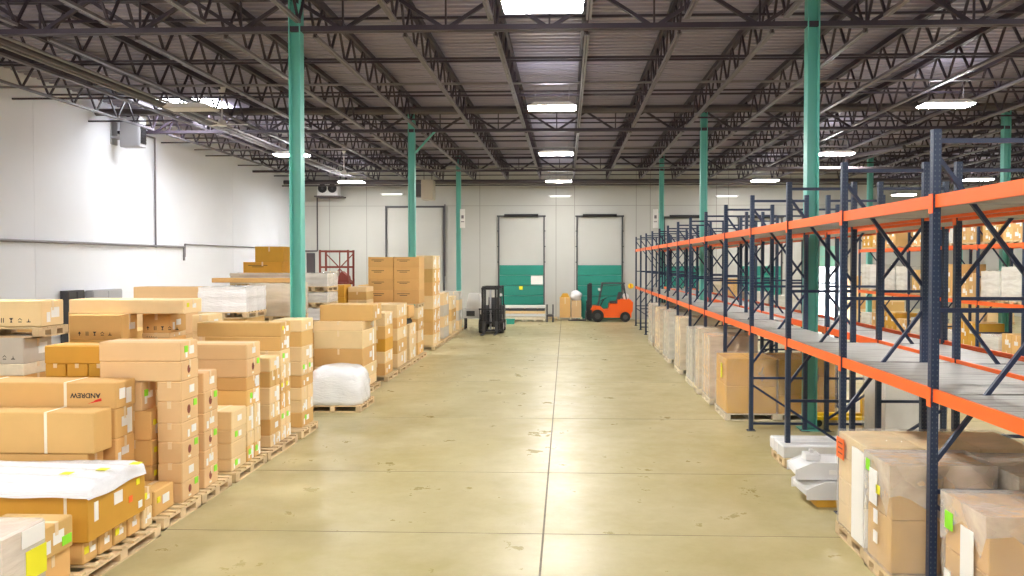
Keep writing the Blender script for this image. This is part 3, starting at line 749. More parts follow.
# --- E
Ye = Yat(204, XF)
stack('the second shorter stack with round logos', XF, Ye, Yat(218, XF), lev(204, [373, 393, 414, 433, 452, 470, 490], Ye), .62, mat='kraft_pink', styles=('lab', 'logo gdot', 'lab', 'logo gdot', 'lab', 'logo gdot'))
# --- F
Yf1 = Yat(231, XF); Yf2 = Yat(247, XF)
stack('the low stack beside the second logo stack', XF, Yf1, Yf2 - .03, lev(231, [412, 431, 444, 460, 478], Yf1), .5, styles=('lab', 'lab gdot', '', 'lab gdot'), mat='kraft_light')
Yf3 = Yat(261, XF)
zz = lev(248, [344.5, 360, 378, 391, 407, 433, 447, 468], Yf2)
stack('the long box stack behind the second logo stack', XF, Yf2, Yf3, zz, .6, styles=('lab', 'logo gdot', 'lab2', 'lab2 gdot', 'lab2', '', 'lab2 gdot'), mats=['kraft_pink', 'kraft_pink', 'kraft', 'kraft', 'kraft_light', 'kraft_light', 'kraft'], widths=[1.25, 1.25, .95, .95], split={4: ('y', 2), 5: ('y', 2), 6: ('y', 2)})
# --- G small boxes
Yg = Yat(270, XF); Yh = Yat(281, XF)
stack('the small box stack with orange shaded ends', XF, Yg, Yh - .03, lev(270, [358, 372, 388, 405, 420, 436, 452], Yg), .5, mats=['kraft_light', 'kraft', 'kraft_light'], styles=('lab2', 'lab', 'lab lab2'), split={1: ('y', 2), 3: ('y', 2), 5: ('y', 2)})
Yi = Yat(291, XF)
stack('the taller stack of small white labelled boxes', XF, Yh, Yi, lev(281, [323, 337, 351, 365, 380, 394, 410, 427, 446], Yh), .5, mats=['kraft', 'kraft', 'kraft_light', 'kraft_light'], styles=('lab ydot', 'lab2', 'lab gdot', 'lab lab2'), widths=[1.5, 1.35], split={4: ('y', 2), 5: ('y', 2), 6: ('y', 2), 7: ('y', 2), 3: ('y', 2)})
# --- H before the column
Yj = Yat(302, XF)
stack('the tall stack just before the left green column', XF, Yj, 15.27, lev(302, [320, 332, 347, 362, 376, 388, 401, 413, 426], Yj), .58, mats=['kraft_light', 'kraft', 'kraft_light'], styles=('lab', '', 'lab2', 'lab gdot'), split={3: ('y', 2), 5: ('y', 2), 6: ('y', 2)})
# --- white bag on pallet
pallet(-5.68, -4.45, 16.9, 18.15, 0, 'pallet under the white film wrapped lump beside the aisle')
bm = bmesh.new(); NX, NY, NZ = 14, 14, 10
e = empty('wrapped_bundle', (-5.07, 17.5, PT)); tag(e, 'rounded lump of goods wrapped in white film on a low pallet', 'wrapped load')
bmesh.ops.create_cube(bm, size=1); bmesh.ops.subdivide_edges(bm, edges=bm.edges[:], cuts=9, use_grid_fill=True)
for v in bm.verts:
    x, y, z = v.co * 2; zp = max(z, -.2) if z > -.2 else z
    r = (abs(x) ** 3.2 + abs(y) ** 3.2 + (max(z, 0) ** 3.2)) ** (-1 / 3.2) if z > 0 else (abs(x) ** 5 + abs(y) ** 5) ** (-.2) if max(abs(x), abs(y)) > .99 else 1
    k = min(1.0, r)
    X_, Y_, Z_ = x * k, y * k, z * k if z > 0 else z
    v.co = (X_ * .60 + .012 * math.sin(y * 9 + z * 6), Y_ * .60 + .012 * math.sin(x * 9), .82 * (Z_ + 1) / 2 + .01 * math.sin(x * 7 + y * 5) * (z > 0))
me = bpy.data.meshes.new('film_cover'); bm.to_mesh(me); bm.free(); me.materials.append(M['film_white']); link('film_cover', me, e)
for p in me.polygons: p.use_smooth = True
m = MB(); m.box(-.44, .44, -.44, .44, .0, .45); m.build('inner_goods', 'white_box', e)
m = MB(); m.box(-.66, -.60, -.59, -.56, .18, .75); m.build('red_tape', 'red', e)
# --- J
YJ = Yat(363, XF)
stack('the wide stack of long boxes behind the white lump', XF, YJ, Yat(377, XF), lev(363, [322, 331, 349, 367, 380, 391], YJ), 1.22, mats=['kraft_light', 'kraft_light', 'kraft', 'kraft_light'], styles=('lab lab2', 'lab2', 'lab2', 'lab', 'lab'))
carton(-6.1, -4.75, YJ + .3, YJ + 1.2, atY(363, 322, YJ)[1], atY(363, 322, YJ)[1] + .40, 'long box lying crosswise on top of the wide stack behind the lump', 'kraft', 'lab', group='boxes behind the lump')
# --- slim stacks further on
stack('the first slim stack beyond the long boxes', XF, 21.4, 22.4, [1.86, 1.5, 1.15, .8, .48, PT], .95, mats=['kraft_light', 'kraft', 'kraft_dark'], styles=('lab2', 'lab', ''), split={0: ('x', 2), 1: ('x', 2), 2: ('x', 2), 3: ('x', 2), 4: ('x', 2)})
stack('the second slim stack beyond the long boxes', XF, 23.0, 24.4, [2.0, 1.62, 1.3, .95, .55, PT], 1.0, mats=['kraft_light', 'kraft'], styles=('lab2', 'lab'), split={1: ('x', 2), 2: ('x', 2), 3: ('x', 2), 4: ('x', 2)})
stack('the low stack before the printed block', XF, 24.8, 25.9, [1.28, .9, .52, PT], 1.0, mats=['kraft_light'], styles=('lab2', 'lab'), split={0: ('x', 2), 1: ('x', 2), 2: ('x', 2)})
carton(-5.75, XF - .05, 24.9, 25.8, 1.47, 1.86, 'printed box set above a black item on the low stack', 'kraft', 'print', group='boxes near the printed block')
m = MB(); m.box(-.3, .3, -.45, .4, 0, .1); m.cyl((-.18, -.4, .12), (-.18, .3, .12), .068, seg=10); m.box(.05, .28, -.4, .3, .1, .188)
tag(m.build('black_machine_part', 'black', None, (-5.35, 25.35, 1.28)), 'black machine part lying between boxes on the low stack', 'machine part')
stack('the lower stack carrying the printed block', XF, 26.2, 27.25, [1.72, 1.35, .95, .55, PT], 1.2, mats=['kraft_light', 'kraft'], styles=('lab2', 'lab'), split={0: ('x', 2), 1: ('x', 2), 2: ('x', 2), 3: ('x', 2)})
stack('the hidden lower stack left of the printed block', XF - 1.22, 26.2, 27.25, [1.72, .9, PT], .9, mats=['kraft'], styles=('',))
pallet(XF - 2.12, XF - 1.24, 26.2, 27.25, 0, 'floor pallet of the hidden stack left of the printed block', group='floor pallets hidden behind the front row')
pallet(XF - 2.12, XF, 26.2, 27.3, 1.72, 'raised pallet directly under the eight printed boxes')
Yn = 26.25; xm = Xat(393.5, Yn); xl = Xat(368, Yn); zl = [1.865] + [atY(400, y, Yn)[1] for y in (290, 279, 267.5, 257)]
for c, (a, b2, nm) in enumerate(((xl, xm, 'left'), (xm, XF + .03, 'right'))):
    for r in range(4): carton(a, b2, Yn, Yn + 1.0, zl[r], zl[r + 1], '%s column, %s box of the tall block of printed boxes' % (nm, ['bottom', 'lower middle', 'upper middle', 'top'][r]), 'kraft', 'print', group='printed boxes of the tall block', tape=False, rz=0)
stack('the tall stack behind the printed block', XF, 29.2, 30.9, [3.5, 3.0, 2.5, 2.0, 1.5, 1.0, .55, PT], .75, mats=['kraft_light', 'kraft', 'kraft'], styles=('lab2', 'lab lab2'), split={i: ('y', 2) for i in range(7)})
stack('the first low pale stack towards the black forklift', XF, 31.8, 33.2, [1.98, 1.5, 1.05, .6, PT], .95, mats=['kraft_light', 'grey_box'], styles=('lab2', ''), split={0: ('x', 2), 1: ('x', 2), 2: ('x', 2), 3: ('x', 2)})
stack('the last low stack before the black forklift', XF, 34.0, 35.4, [1.75, 1.2, .7, PT], .95, mats=['kraft_light', 'kraft'], styles=('lab2', 'lab'), split={0: ('x', 2), 1: ('x', 2), 2: ('x', 2)})
# pale machinery left of the black forklift
def pale_machine(x, y, lb, h=1.6):
    e = empty('packing_machine', (x, y, 0)); tag(e, lb, 'machine')
    m = MB(); m.box(-.45, .45, -.35, .35, .55, 1.0); m.build('cabinet', 'foam', e, bevel=.02)
    m = MB(); m.prism([(-.35, 1.0), (.45, 1.0), (.3, h), (-.2, h)], 'y', -.3, .3); m.build('hood', 'white_box', e)
    for a in (-.38, .38):
        for b2 in (-.28, .28): m = MB(); m.box(a - .03, a + .03, b2 - .03, b2 + .03, 0, .55); m.build('leg', 'dark_grey', e)
    m = MB(); m.box(-.3, .1, -.38, -.35, .65, .9); m.build('panel', 'dark_grey', e)
pale_machine(-4.5, 38.3, 'pale hooded machine on legs left of the black forklift', 1.75)
stack('the pale stack at the far left column foot', XF, 36.3, 37.5, [1.88, 1.5, 1.0, .55, PT], 1.0, mats=['grey_box', 'kraft_light'], styles=('lab2', ''), split={0: ('x', 2), 1: ('x', 2), 2: ('x', 2)})
pallet(-6.0, -4.9, 36.2, 37.6, 0, 'pallet under the pale stack at the foot of the far left column')
pale_machine(-6.9, 37.6, 'pale hooded machine behind the low boxes near the far left column', 1.7)

# --- rows behind on the left
def back_stack(phrase, px0, px1, Y, dep, ys, mats=('kraft',), styles=('',), base=PT, extra=(), split=None, pal=True, under=True, detail=True):
    """upper visible levels come from the photo; plain larger boxes carry them"""
    xr = Xat(px1, Y); xl = Xat(px0, Y); z = [atY((px0 + px1) / 2, y, Y)[1] for y in ys]
    if under:
        zb = z[-1]; k = max(1, round((zb - PT) / .75)); z += [zb - (zb - PT) * (i + 1) / k for i in range(k)]
    stack(phrase, xr, Y, Y + dep, z, xr - xl, mats=list(mats), styles=styles, split=split, detail=detail)
    if pal: pallet(xl, xr, Y, Y + dep, 0, 'pallet at floor level under ' + phrase, group='floor pallets hidden behind the front row')
    return xl, xr
# K1 : pallet on stack with printed box
Yk = 11.2
xr = Xat(40, Yk); z0_, z1_ = atY(30, 327, Yk)[1], atY(30, 301, Yk)[1]
pallet(-9.3, Xat(23, 11.0) + .0, 11.0, 11.9, 0, 'floor pallet of the stack at the left edge', group='floor pallets hidden behind the front row')
zk = z0_ - .15
stack('the stack carrying a loose pallet at left edge', Xat(23, 11.1), 11.1, 11.75, [zk, zk - .38, zk - .55, .95, PT], 1.5, mats=['grey_box', 'wood_white', 'kraft', 'kraft'], styles=('lab icon', '', '', ''))
pallet(-9.3, xr + .03, 11.12, 11.8, zk, 'loose pallet lying high on the stack at the left edge')
carton(-9.2, xr, Yk, 11.75, z0_, z1_, 'long box with handling symbols resting on the loose pallet at left edge', 'kraft_light', 'icon lab', group='boxes at the left edge', rz=.03)
# K2
back_stack('the dim stack left of the tall logo stack', 43, 108, 10.62, .5, [346, 364, 377], mats=('kraft_dark',), styles=('', 'lab'), split={1: ('x', 3)})  # shade on these boxes is put into their colour by the darker kraft
# K3
Y3 = 12.7
back_stack('the second row stack with symbols, left one', 68, 122, Y3, .5, [315, 340], mats=('kraft',), styles=('icon lab',))
back_stack('the second row stack with symbols, right one', 141, 170, 13.35, .6, [314, 333, 338], mats=('kraft', 'kraft_light'), styles=('icon lab',))
Y4 = 13.5; zt4 = max(atY(120, 315, Y3)[1], atY(155, 314, 13.35)[1])
xr4 = Xat(185, Y4)
o = carton(Xat(62, 12.8), Xat(186, 13.0), 12.95, 13.6, zt4 + .004, zt4 + .24, 'very long box lying across two stacks in the second row', 'kraft_light', 'lab ydot', group='boxes of the second row')
m = MB(); patch(m, 'T', 1.0, .3, .236, .55, .2, .55, .09); m.build('paper_slip', 'paper', o)
back_stack('the little stack right of the very long box', 191, 209, 14.4, .6, [315, 332], mats=('kraft_light',), styles=('lab',))
back_stack('the stack far back with one pale long box', 133, 200, 17.4, .6, [287, 300], mats=('kraft_pink',), styles=('',))
# wrapped loads
def wrapped(phrase, x0, x1, y0, y1, z0, z1, core='kraft_light', film='film', layers=4, cols=2, pal=True, tags=(), side='R', group='film wrapped pallet loads', pmat='wood', name='wrapped_load', cap=0):
    if pal: pallet(x0 - .02, x1 + .02, y0 - .02, y1 + .02, z0 - .145, 'pallet carrying ' + phrase, mat=pmat, group='pallets of wrapped loads')
    e = empty(name, ((x0 + x1) / 2, (y0 + y1) / 2, z0)); tag(e, phrase, 'wrapped load', group)
    w, d, h = (x1 - x0) / 2, (y1 - y0) / 2, z1 - z0
    for l in range(layers):
        for c in range(cols):
            m = MB(); a = -w + 2 * w * c / cols; b2 = -w + 2 * w * (c + 1) / cols
            m.box(a + .006, b2 - .006, -d + random.uniform(0, .015), d - .01, h * l / layers + .001, h * (l + 1) / layers - .003)
            m.build('carton', core, e, bevel=.006)
    # film skin: slightly bulged, wrinkled
    bm = bmesh.new(); bmesh.ops.create_cube(bm, size=1); bmesh.ops.subdivide_edges(bm, edges=bm.edges[:], cuts=7, use_grid_fill=True)
    ph = random.uniform(0, 6)
    for v in bm.verts:
        x, y, z = v.co * 2; r = 1 + .012 * math.sin(z * 7 + ph) + .008 * math.sin((x - y) * 9 + ph)
        v.co = (x * (w + .018) * r, y * (d + .018) * r, (z + 1) / 2 * (h + .02) + (.012 * math.sin(x * 8 + ph) * math.cos(y * 7) if z > .9 else 0))
    me = bpy.data.meshes.new('film'); bm.to_mesh(me); bm.free(); me.materials.append(M[film]); o = link('film', me, e)
    for p in me.polygons: p.use_smooth = False
    if cap:      # denser film folded over the top with a ragged hem
        m = MB(); per = []
        for k in range(10): per.append((-w + 2 * w * k / 10, -d))
        for k in range(10): per.append((w, -d + 2 * d * k / 10))
        for k in range(10): per.append((w - 2 * w * k / 10, d))
        for k in range(10): per.append((-w, d - 2 * d * k / 10))
        hem = [h * (1 - cap) + h * .16 * math.sin(k * .55 + 1) + random.uniform(-.02, .02) for k in range(40)]
        sc_ = 1 + .03 / w
        m.v = [(x * sc_, y * sc_, z_h) for (x, y), z_h in zip(per, hem)] + [(x * sc_, y * sc_, h + .022) for x, y in per]
        for k in range(40): j = (k + 1) % 40; m.f.append((k, j, 40 + j, 40 + k)); m.mi.append(0)
        m.f.append(tuple(range(40, 80))); m.mi.append(0)
        m.build('film_hood', 'film_hood', e)
    for (f, u, v, su, sv, mt, nm) in tags:
        m = MB(); patch(m, f, w + .03, d + .03, h, u, v, su, sv, .006); m.build(nm, mt, e)
    return e
def wpx(phrase, px0, px1, Y, dep, yt, yb_, **k):
    x0, x1 = Xat(px0, Y), Xat(px1, Y); zt = atY((px0 + px1) / 2, yt, Y)[1]; zb = atY((px0 + px1) / 2, yb_, Y)[1]
    return x0, x1, zb, wrapped(phrase, x0, x1, Y, Y + dep, zb, zt, **k)
def support(phrase, x0, x1, y0, y1, zt, mats=('kraft',)):
    n = max(1, round((zt - PT) / .8)); z = [zt - (zt - PT) * i / n for i in range(n + 1)]
    stack(phrase, x1, y0, y1, z, x1 - x0, mats=list(mats), styles=('',), detail=False)
    pallet(x0, x1, y0, y1, 0, 'floor pallet below ' + phrase, group='floor pallets hidden behind the front row')
x0, x1, zb, _ = wpx('white film wrapped load on a pallet behind the little stack', 199, 246, 17.0, 1.1, 288, 312, core='white_box', film='film_white')
support('the base stack under the white wrapped load', x0, x1, 17.0, 18.1, zb - .145)
x0, x1, zb, _ = wpx('brown film wrapped load left of the near left column', 250, 292, 18.6, 1.1, 284, 316, core='kraft_light', film='film')
support('the base stack under the brown wrapped load', x0, x1, 18.6, 19.7, zb - .145)
xx = Xat(205, 18.3); z_ = atY(250, 283, 18.3)[1]
carton(xx, Xat(291, 18.6), 18.62, 18.95, atY(270, 284, 18.6)[1] + .03, atY(270, 284, 18.6)[1] + .14, 'flat long box lying on the brown wrapped load', 'kraft', '', group='loose boxes in the back rows')
x0, x1, zb, _ = wpx('long wrapped load below the two high boxes', 231, 300, 23.0, 1.1, 274, 283.5, core='kraft_pink', film='film', layers=1, cols=3)
support('the base stack under the long wrapped load', x0, x1, 23.0, 24.1, zb - .145)
z1_ = atY(265, 274, 25)[1]
support('the base stack under the two high boxes', Xat(243, 25), Xat(283, 25), 24.9, 26.0, z1_)
carton(Xat(243, 25), Xat(282, 25), 25, 26, z1_, atY(265, 262, 25)[1], 'wide printed box, lower of the two high boxes near left wall', 'kraft_dark', 'print', group='two high boxes')
carton(Xat(255, 25), Xat(284, 25), 25, 26, atY(265, 262, 25)[1], atY(265, 246.5, 25)[1], 'highest box on the left, on top of the wide printed box', 'kraft_dark', '', group='two high boxes')
# right of the column
for nm, ya_, yb__, pb in (('top', 274, 286.5, 1), ('middle', 293, 302.5, 1), ('low', 309, 320, 1)):
    x0, x1, zb, _ = wpx('white wrapped load right of the left column, %s of three' % nm, 300, 327, 22.0, 1.0, ya_, yb__, core='white_box', film='film_white' if nm == 'low' else 'film')
support('the base stack under the three white wrapped loads', x0, x1, 22.0, 23.0, zb - .145)
back_stack('the back stack with a small brown box on top', 328, 345, 24.2, .8, [285, 297], mats=('kraft_dark',), styles=('lab',))
back_stack('the back stack just before the printed block', 347.5, 367, 24.4, .9, [287, 292, 300], mats=('kraft_light', 'kraft'), styles=('', ''))
# filler stacks so the left field is full of goods
for k, (xr, y0, y1, zt, w, ph) in enumerate(((-6.5, 15.1, 16.1, 1.75, 1.0, 'the low second row stack left of the column'), (-8.4, 15.0, 16.2, 1.9, 1.2, 'the third row stack before the white load'),
        (-10.6, 14.2, 15.4, 2.0, 1.2, 'the third row stack by the left wall side'), (-10.4, 18.0, 19.2, 2.1, 1.2, 'the far left row stack near the wall pipe'), (-6.5, 29.0, 30.3, 2.4, 1.2, 'the second row stack behind the printed block'), (-9.0, 27.4, 28.6, 2.5, 1.3, 'the third row stack before the red rack'), (-8.3, 31, 32.3, 2.2, 1.4, 'the far row stack near the second column'))):
    n = max(2, round(zt / .55)); z = [zt - (zt - PT) * i / n for i in range(n + 1)]
    stack(ph, xr, y0, y1, z, w, mats=['kraft', 'kraft_light'], styles=('lab', ''), detail=False)
    pallet(xr - w, xr, y0, y1, 0, 'floor pallet below ' + ph, group='floor pallets hidden behind the front row')
# grey cabinets by the left wall
for (a, b2, zt, mt, lb) in ((24.1, 24.95, 2.36, 'dark_grey', 'dark grey cabinet against the left wall above the boxes'), (25.4, 27.1, 2.33, 'unit_grey', 'light grey cabinet against the left wall, the farther one')):
    e = empty('metal_cabinet', (XL + .16, (a + b2) / 2, 0)); tag(e, lb, 'cabinet')
    m = MB(); m.box(-.14, .12, -(b2 - a) / 2, (b2 - a) / 2, 0, zt); m.build('body', mt, e, bevel=.01)
    for s in (0, 1):
        m = MB(); q = (b2 - a) / 2; m.box(.121, .14, -q + .02 + s * q, -.02 + s * q, .08, zt - .05); dd = m.build('door', mt, e)
        m = MB(); yh = -.08 if s == 0 else .08; m.box(.14, .17, yh - .01, yh + .01, 1.0, 1.2); m.build('handle', 'zinc', dd)
# red steel rack by the back wall
e = empty('steel_rack', (Xat(336, 40), 40.2, 0)); tag(e, 'red brown steel rack frame standing before the back wall at left', 'rack')
zt = atY(336, 250, 40)[1]
for a in (-.72, .72):
    for b2 in (-.5, .5): m = MB(); m.box(a - .045, a + .045, b2 - .045, b2 + .045, 0, zt); m.build('post', 'red_steel', e)
for z in (2.1, 2.95, zt - .12):
    
    for q in (-.55, .46): m = MB(); m.box(-.72, .72, q, q + .09, z, z + .1); m.build('beam', 'red_steel', e)
m = MB(); m.box(-.7, .7, -.46, .46, 2.2, 2.23); m.build('shelf', 'red_steel', e)
m = MB(); m.bar((-.7, .5, zt - .2), (0, .5, 2.95), .05); m.bar((.7, .5, zt - .2), (0, .5, 2.95), .05); m.bar((-.7, .5, 2.2), (0, .5, 2.9), .05); m.bar((.7, .5, 2.2), (0, .5, 2.9), .05); m.bar((0, .5, 2.2), (0, .5, zt), .05); m.build('brace', 'red_steel', e)
carton(Xat(336, 40) - .55, Xat(336, 40) + .05, 39.9, 40.5, 2.235, 2.8, 'pale box on the shelf of the red steel rack', 'grey_box', '', group='goods on the red rack')
m = MB(); m.prism([(-.28, 0), (.28, 0), (.22, .3), (-.1, .55), (-.25, .3)], 'y', -.25, .25); tag(m.build('red_bundle', 'red_steel', None, (Xat(336, 40) + .4, 40.2, 2.235)), 'dark red bundle on the shelf of the red steel rack', 'bundle')

# ------------------------------------------------------------------ forklifts
def forklift(name, loc, rz, body, lb, guard='black', mast_h=2.1, cw=None):
    e = empty(name, loc, rz); tag(e, lb, 'forklift', 'forklifts')
    for (x, y, r) in ((-.45, -.55, .33), (.45, -.55, .33), (-.42, .95, .27), (.42, .95, .27)):
        m = MB(); s = 1 if x > 0 else -1; m.cyl((x - s * .11, y, r), (x + s * .11, y, r), r, seg=28); wh = m.build('wheel', 'tyre', e)
        m = MB(); m.cyl((x + s * .09, y, r), (x + s * .125, y, r), r * .5, seg=20); m.cyl((x + s * .12, y, r), (x + s * .14, y, r), r * .2, seg=12); m.build('hub', 'dark_grey' if body != 'black' else 'unit_grey', wh)
    # chassis (side profile extruded across)
    m = MB()
    m.prism([(-.85, .30), (-.85, .78), (-.66, .86), (-.5, .74), (-.28, .55), (.30, .55), (.42, 1.02), (1.0, 1.06), (1.0, .62), (1.25, .62), (1.0, .58), (.62, .52), (.56, .26), (-.25, .22), (-.25, .45)], 'x', -.46, .46) if False else None
    m.prism([(-.28, .25), (.62, .25), (.62, .98), (.12, .98), (.05, .66), (-.28, .62)], 'x', -.46, .46)
    m.prism([(-.88, .42), (-.28, .42), (-.28, .62), (-.42, .80), (-.88, .80)], 'x', -.34, .34)
    m.prism([(-.92, .68), (-.40, .68), (-.28, .62), (-.24, .66), (-.42, .84), (-.80, .86)], 'x', -.5, .5)
    m.build('chassis', body, e, bevel=.02)
    m = MB(); m.prism([(.62, .55), (.98, .60), (1.26, .50), (1.32, .62), (1.34, 1.06), (1.20, 1.20), (.55, 1.20), (.55, .98), (.62, .98)], 'x', -.5, .5); m.box(-.34, .34, .6, 1.3, .22, .56); m.build('counterweight', cw or body, e, bevel=.03)
    m = MB(); m.box(-.25, .25, .12, .62, .99, 1.12); m.prism([(.5, 1.1), (.62, 1.1), (.74, 1.58), (.64, 1.58)], 'x', -.24, .24); m.build('seat', 'dark_grey', e, bevel=.03)
    m = MB(); m.bar((0, -.42, .8), (0, -.2, 1.2), .06)
    for k in range(14):
        a0, a1 = 2 * PI * k / 14, 2 * PI * (k + 1) / 14
        p = lambda a: (.17 * math.cos(a), -.2 + .15 * math.sin(a), 1.22 + .08 * math.sin(a))
        m.cyl(p(a0), p(a1), .015, seg=6)
    m.bar((-.16, -.2, 1.22), (.16, -.2, 1.22), .02); m.build('steering_wheel', 'black', e)
    m = MB()
    for s in (-1, 1):
        m.bar((s * .44, -.52, .85), (s * .42, -.28, 2.08), .065); m.bar((s * .44, 1.02, 1.15), (s * .42, .86, 2.08), .065)
        m.bar((s * .42, -.3, 2.1), (s * .42, .9, 2.1), .07)
    m.bar((-.45, -.3, 2.1), (.45, -.3, 2.1), .07); m.bar((-.45, .9, 2.1), (.45, .9, 2.1), .07)
    for k in range(6): y = -.12 + k * .17; m.bar((-.42, y, 2.1), (.42, y, 2.1), .035)
    m.build('overhead_guard', guard, e)
    m = MB()
    for s in (-1, 1):
        m.box(s * .36 - .05, s * .36 + .05, -1.02, -.86, .06, mast_h); m.box(s * .24 - .04, s * .24 + .04, -1.10, -.98, .08, mast_h - .06)
    m.box(-.42, .42, -1.0, -.88, mast_h - .1, mast_h); m.box(-.42, .42, -1.0, -.9, .9, .98); m.box(-.42, .42, -1.0, -.88, .1, .2)
    m.build('mast', 'black', e)
    m = MB(); m.cyl((0, -.97, .15), (0, -.97, mast_h - .1), .045, seg=12); m.build('lift_cylinder', 'zinc', e)
    m = MB(); m.box(-.52, .52, -1.16, -1.11, .12, .20); m.box(-.52, .52, -1.16, -1.11, .48, .56)
    for k in range(7): x = -.48 + k * .16; m.box(x - .015, x + .015, -1.15, -1.12, .2, 1.15 if k in (0, 6) else 1.12)
    m.box(-.52, .52, -1.16, -1.11, 1.10, 1.16); m.build('carriage', 'black', e)
    for s in (-1, 1):
        m = MB(); m.prism([(-1.17, .04), (-1.17, .58), (-1.21, .58), (-1.215, .09), (-2.15, .06), (-2.15, .04)], 'x', s * .28 - .06, s * .28 + .06); m.build('fork', 'dark_grey', e)
    m = MB(); m.cyl((-.28, 1.0, 1.38), (.28, 1.0, 1.38), .16, seg=20); m.build('gas_tank', 'unit_grey' if body == 'black' else 'foam', e)
    for s in (-1, 1):
        m = MB(); m.cyl((s * .42, -.40, 1.75), (s * .42, -.50, 1.75), .07, seg=14); m.build('headlamp', 'foam', e)
    return e
xk, yk = atZ(491, 333, 0)
forklift('forklift', (xk + .02, yk + .55, 0), 0, 'black', 'black forklift facing the camera with lowered forks at the left of the aisle', cw='dark_grey')
xo, yo = atZ(610, 322, 0)
forklift('forklift', (xo - .12, yo + .5, 0), -PI / 2, 'fork_orange', 'orange forklift seen from its side before the second green dock door', guard='dark_grey')

# items at the back, before the dock doors
def at_floor(px, py): return atZ(px, py, 0)
xa, ya = at_floor(503.5, 322); xb, _ = at_floor(545, 322)
pallet(xa, (xa + xb) / 2 - .03, ya, ya + 1.1, 0, 'pallet under the pale planks, left half', 'wood_white'); pallet((xa + xb) / 2 + .03, xb, ya, ya + 1.1, 0, 'pallet under the pale planks, right half', 'wood_white')
for k in range(5): 
    m = MB(); dx = .02 * (k % 2); m.box(xa + dx, xb - dx, ya + .1 + .04 * k, ya + 1.0, 0, .13); m.v = [(v[0] - xa, v[1] - ya, v[2]) for v in m.v]
    tag(m.build('plank_bundle', ['wood_white', 'foam', 'kraft_light', 'dark_grey', 'white_box'][k], None, (xa, ya, .147 + .15 * k)), 'flat pale bundle before the first dock door, %s of five' % ['lowest', 'second', 'third', 'fourth', 'topmost'][k], 'bundle', 'flat bundles before the dock door')
    if k: 
        pass
    m = MB()
    for q in (.3, 1.1, 1.8): m.box(q, q + .08, .2, .9, -.02, 0) if k else None
    if k: m.build('spacer', 'wood', bpy.data.objects['plank_bundle' + ('' if k == 0 else '.%03d' % k)])
xt, yt_ = at_floor(511, 323.5)
m = MB(); m.box(-.2, .2, -.15, .15, 0, .22); m.box(-.23, .23, -.18, .18, .22, .27); tag(m.build('plastic_tote', 'teal', None, (xt, yt_ - .35, 0)), 'teal plastic tote on the floor before the pale planks', 'tote')
xd, yd = at_floor(550, 322)
e = empty('dock_stand', (xd, yd, 0)); tag(e, 'low dark stand between the two green dock doors', 'stand')
m = MB(); m.box(-.2, .2, -.2, .2, .3, .42); m.build('top', 'dark_grey', e)
for a in (-.16, .16):
    for b2 in (-.16, .16): m = MB(); m.box(a - .04, a + .04, b2 - .04, b2 + .04, 0, .95 if b2 > 0 else .3); m.build('leg', 'dark_grey', e)
y1_ = 44.08; x1_ = Xat(559.5, y1_); x2_ = Xat(581.5, y1_)
pallet(x1_ - .05, x2_ + .05, y1_, y1_ + .85, 0, 'pale pallet under two brown boxes between the dock doors', 'wood_white')
carton(x1_, x1_ + .62, y1_ + .05, y1_ + .75, PT, 1.28, 'tall brown box with open flaps left on the pale pallet between docks', 'kraft', 'lab', group='boxes between the docks')
m = MB(); m.prism([(-.26, 0), (.24, 0), (.14, .22), (-.12, .22)], 'y', -.3, .0); f_ = m.build('open_flap', 'kraft_dark', [q for q in bpy.data.objects if q.get('label', '').startswith('tall brown box with open')][0], (0, .1, 1.13))
carton(x1_ + .66, x2_, y1_ + .05, y1_ + .75, PT, 1.1, 'brown box under the white bag between the dock doors', 'kraft_pink', 'lab', group='boxes between the docks')
bm = bmesh.new(); bmesh.ops.create_uvsphere(bm, u_segments=16, v_segments=10, radius=1)
for v in bm.verts: v.co = (v.co.x * .34 + .03 * math.sin(v.co.z * 6), v.co.y * .3, max(v.co.z, -.8) * .32 + .256)
me = bpy.data.meshes.new('white_bag'); bm.to_mesh(me); bm.free(); me.materials.append(M['film_white']); tag(link('white_bag', me, None, (x2_ - .3, y1_ + .4, 1.1)), 'white plastic bag lying on the brown box by the orange forklift', 'bag')
pallet(x1_ - .75, x1_ - .12, y1_ + .1, y1_ + .9, 0, 'small empty pallet left of the two brown boxes between docks')

# ------------------------------------------------------------------ pallet racks
PITCH = 2.515; RX = 3.577; RD = 1.03
YF1 = 7.80
HT = 4.54
def post_mesh():
    m = MB(); a, b2 = .038, .037; t = .004
    m.box(-a, a, -b2, -b2 + t, 0, HT); m.box(-a, -a + t, -b2, b2, 0, HT); m.box(a - t, a, -b2, b2, 0, HT)
    m.box(-a, -a + .018, b2 - t, b2, 0, HT); m.box(a - .018, a, b2 - t, b2, 0, HT)
    return m.mesh('post', 'post')
PM = post_mesh()
m = MB(); m.box(-.08, .08, -.07, .07, 0, .01); m.cyl((-.06, 0, .01), (-.06, 0, .03), .012, seg=8); m.cyl((.06, 0, .01), (.06, 0, .03), .012, seg=8); FM = m.mesh('foot_plate', 'navy')
def frame_mesh(mir):
    m = MB(); f, r = (0, RD) if not mir else (RD, 0)
    for z in (4.43, 2.79, 1.02, .14): m.bar((0, 0, z), (RD, 0, z), .035, .045)
    for (z0, z1) in ((4.30, 2.92), (1.28, 2.66), (.90, .22)): m.bar((f, 0, z0), (r, 0, z1), .04, .04)
    return m.mesh('upright_frame', 'navy')
FRM = {0: frame_mesh(False), 1: frame_mesh(True)}
ZL1, ZL2 = 2.03, 3.91      # beam top levels
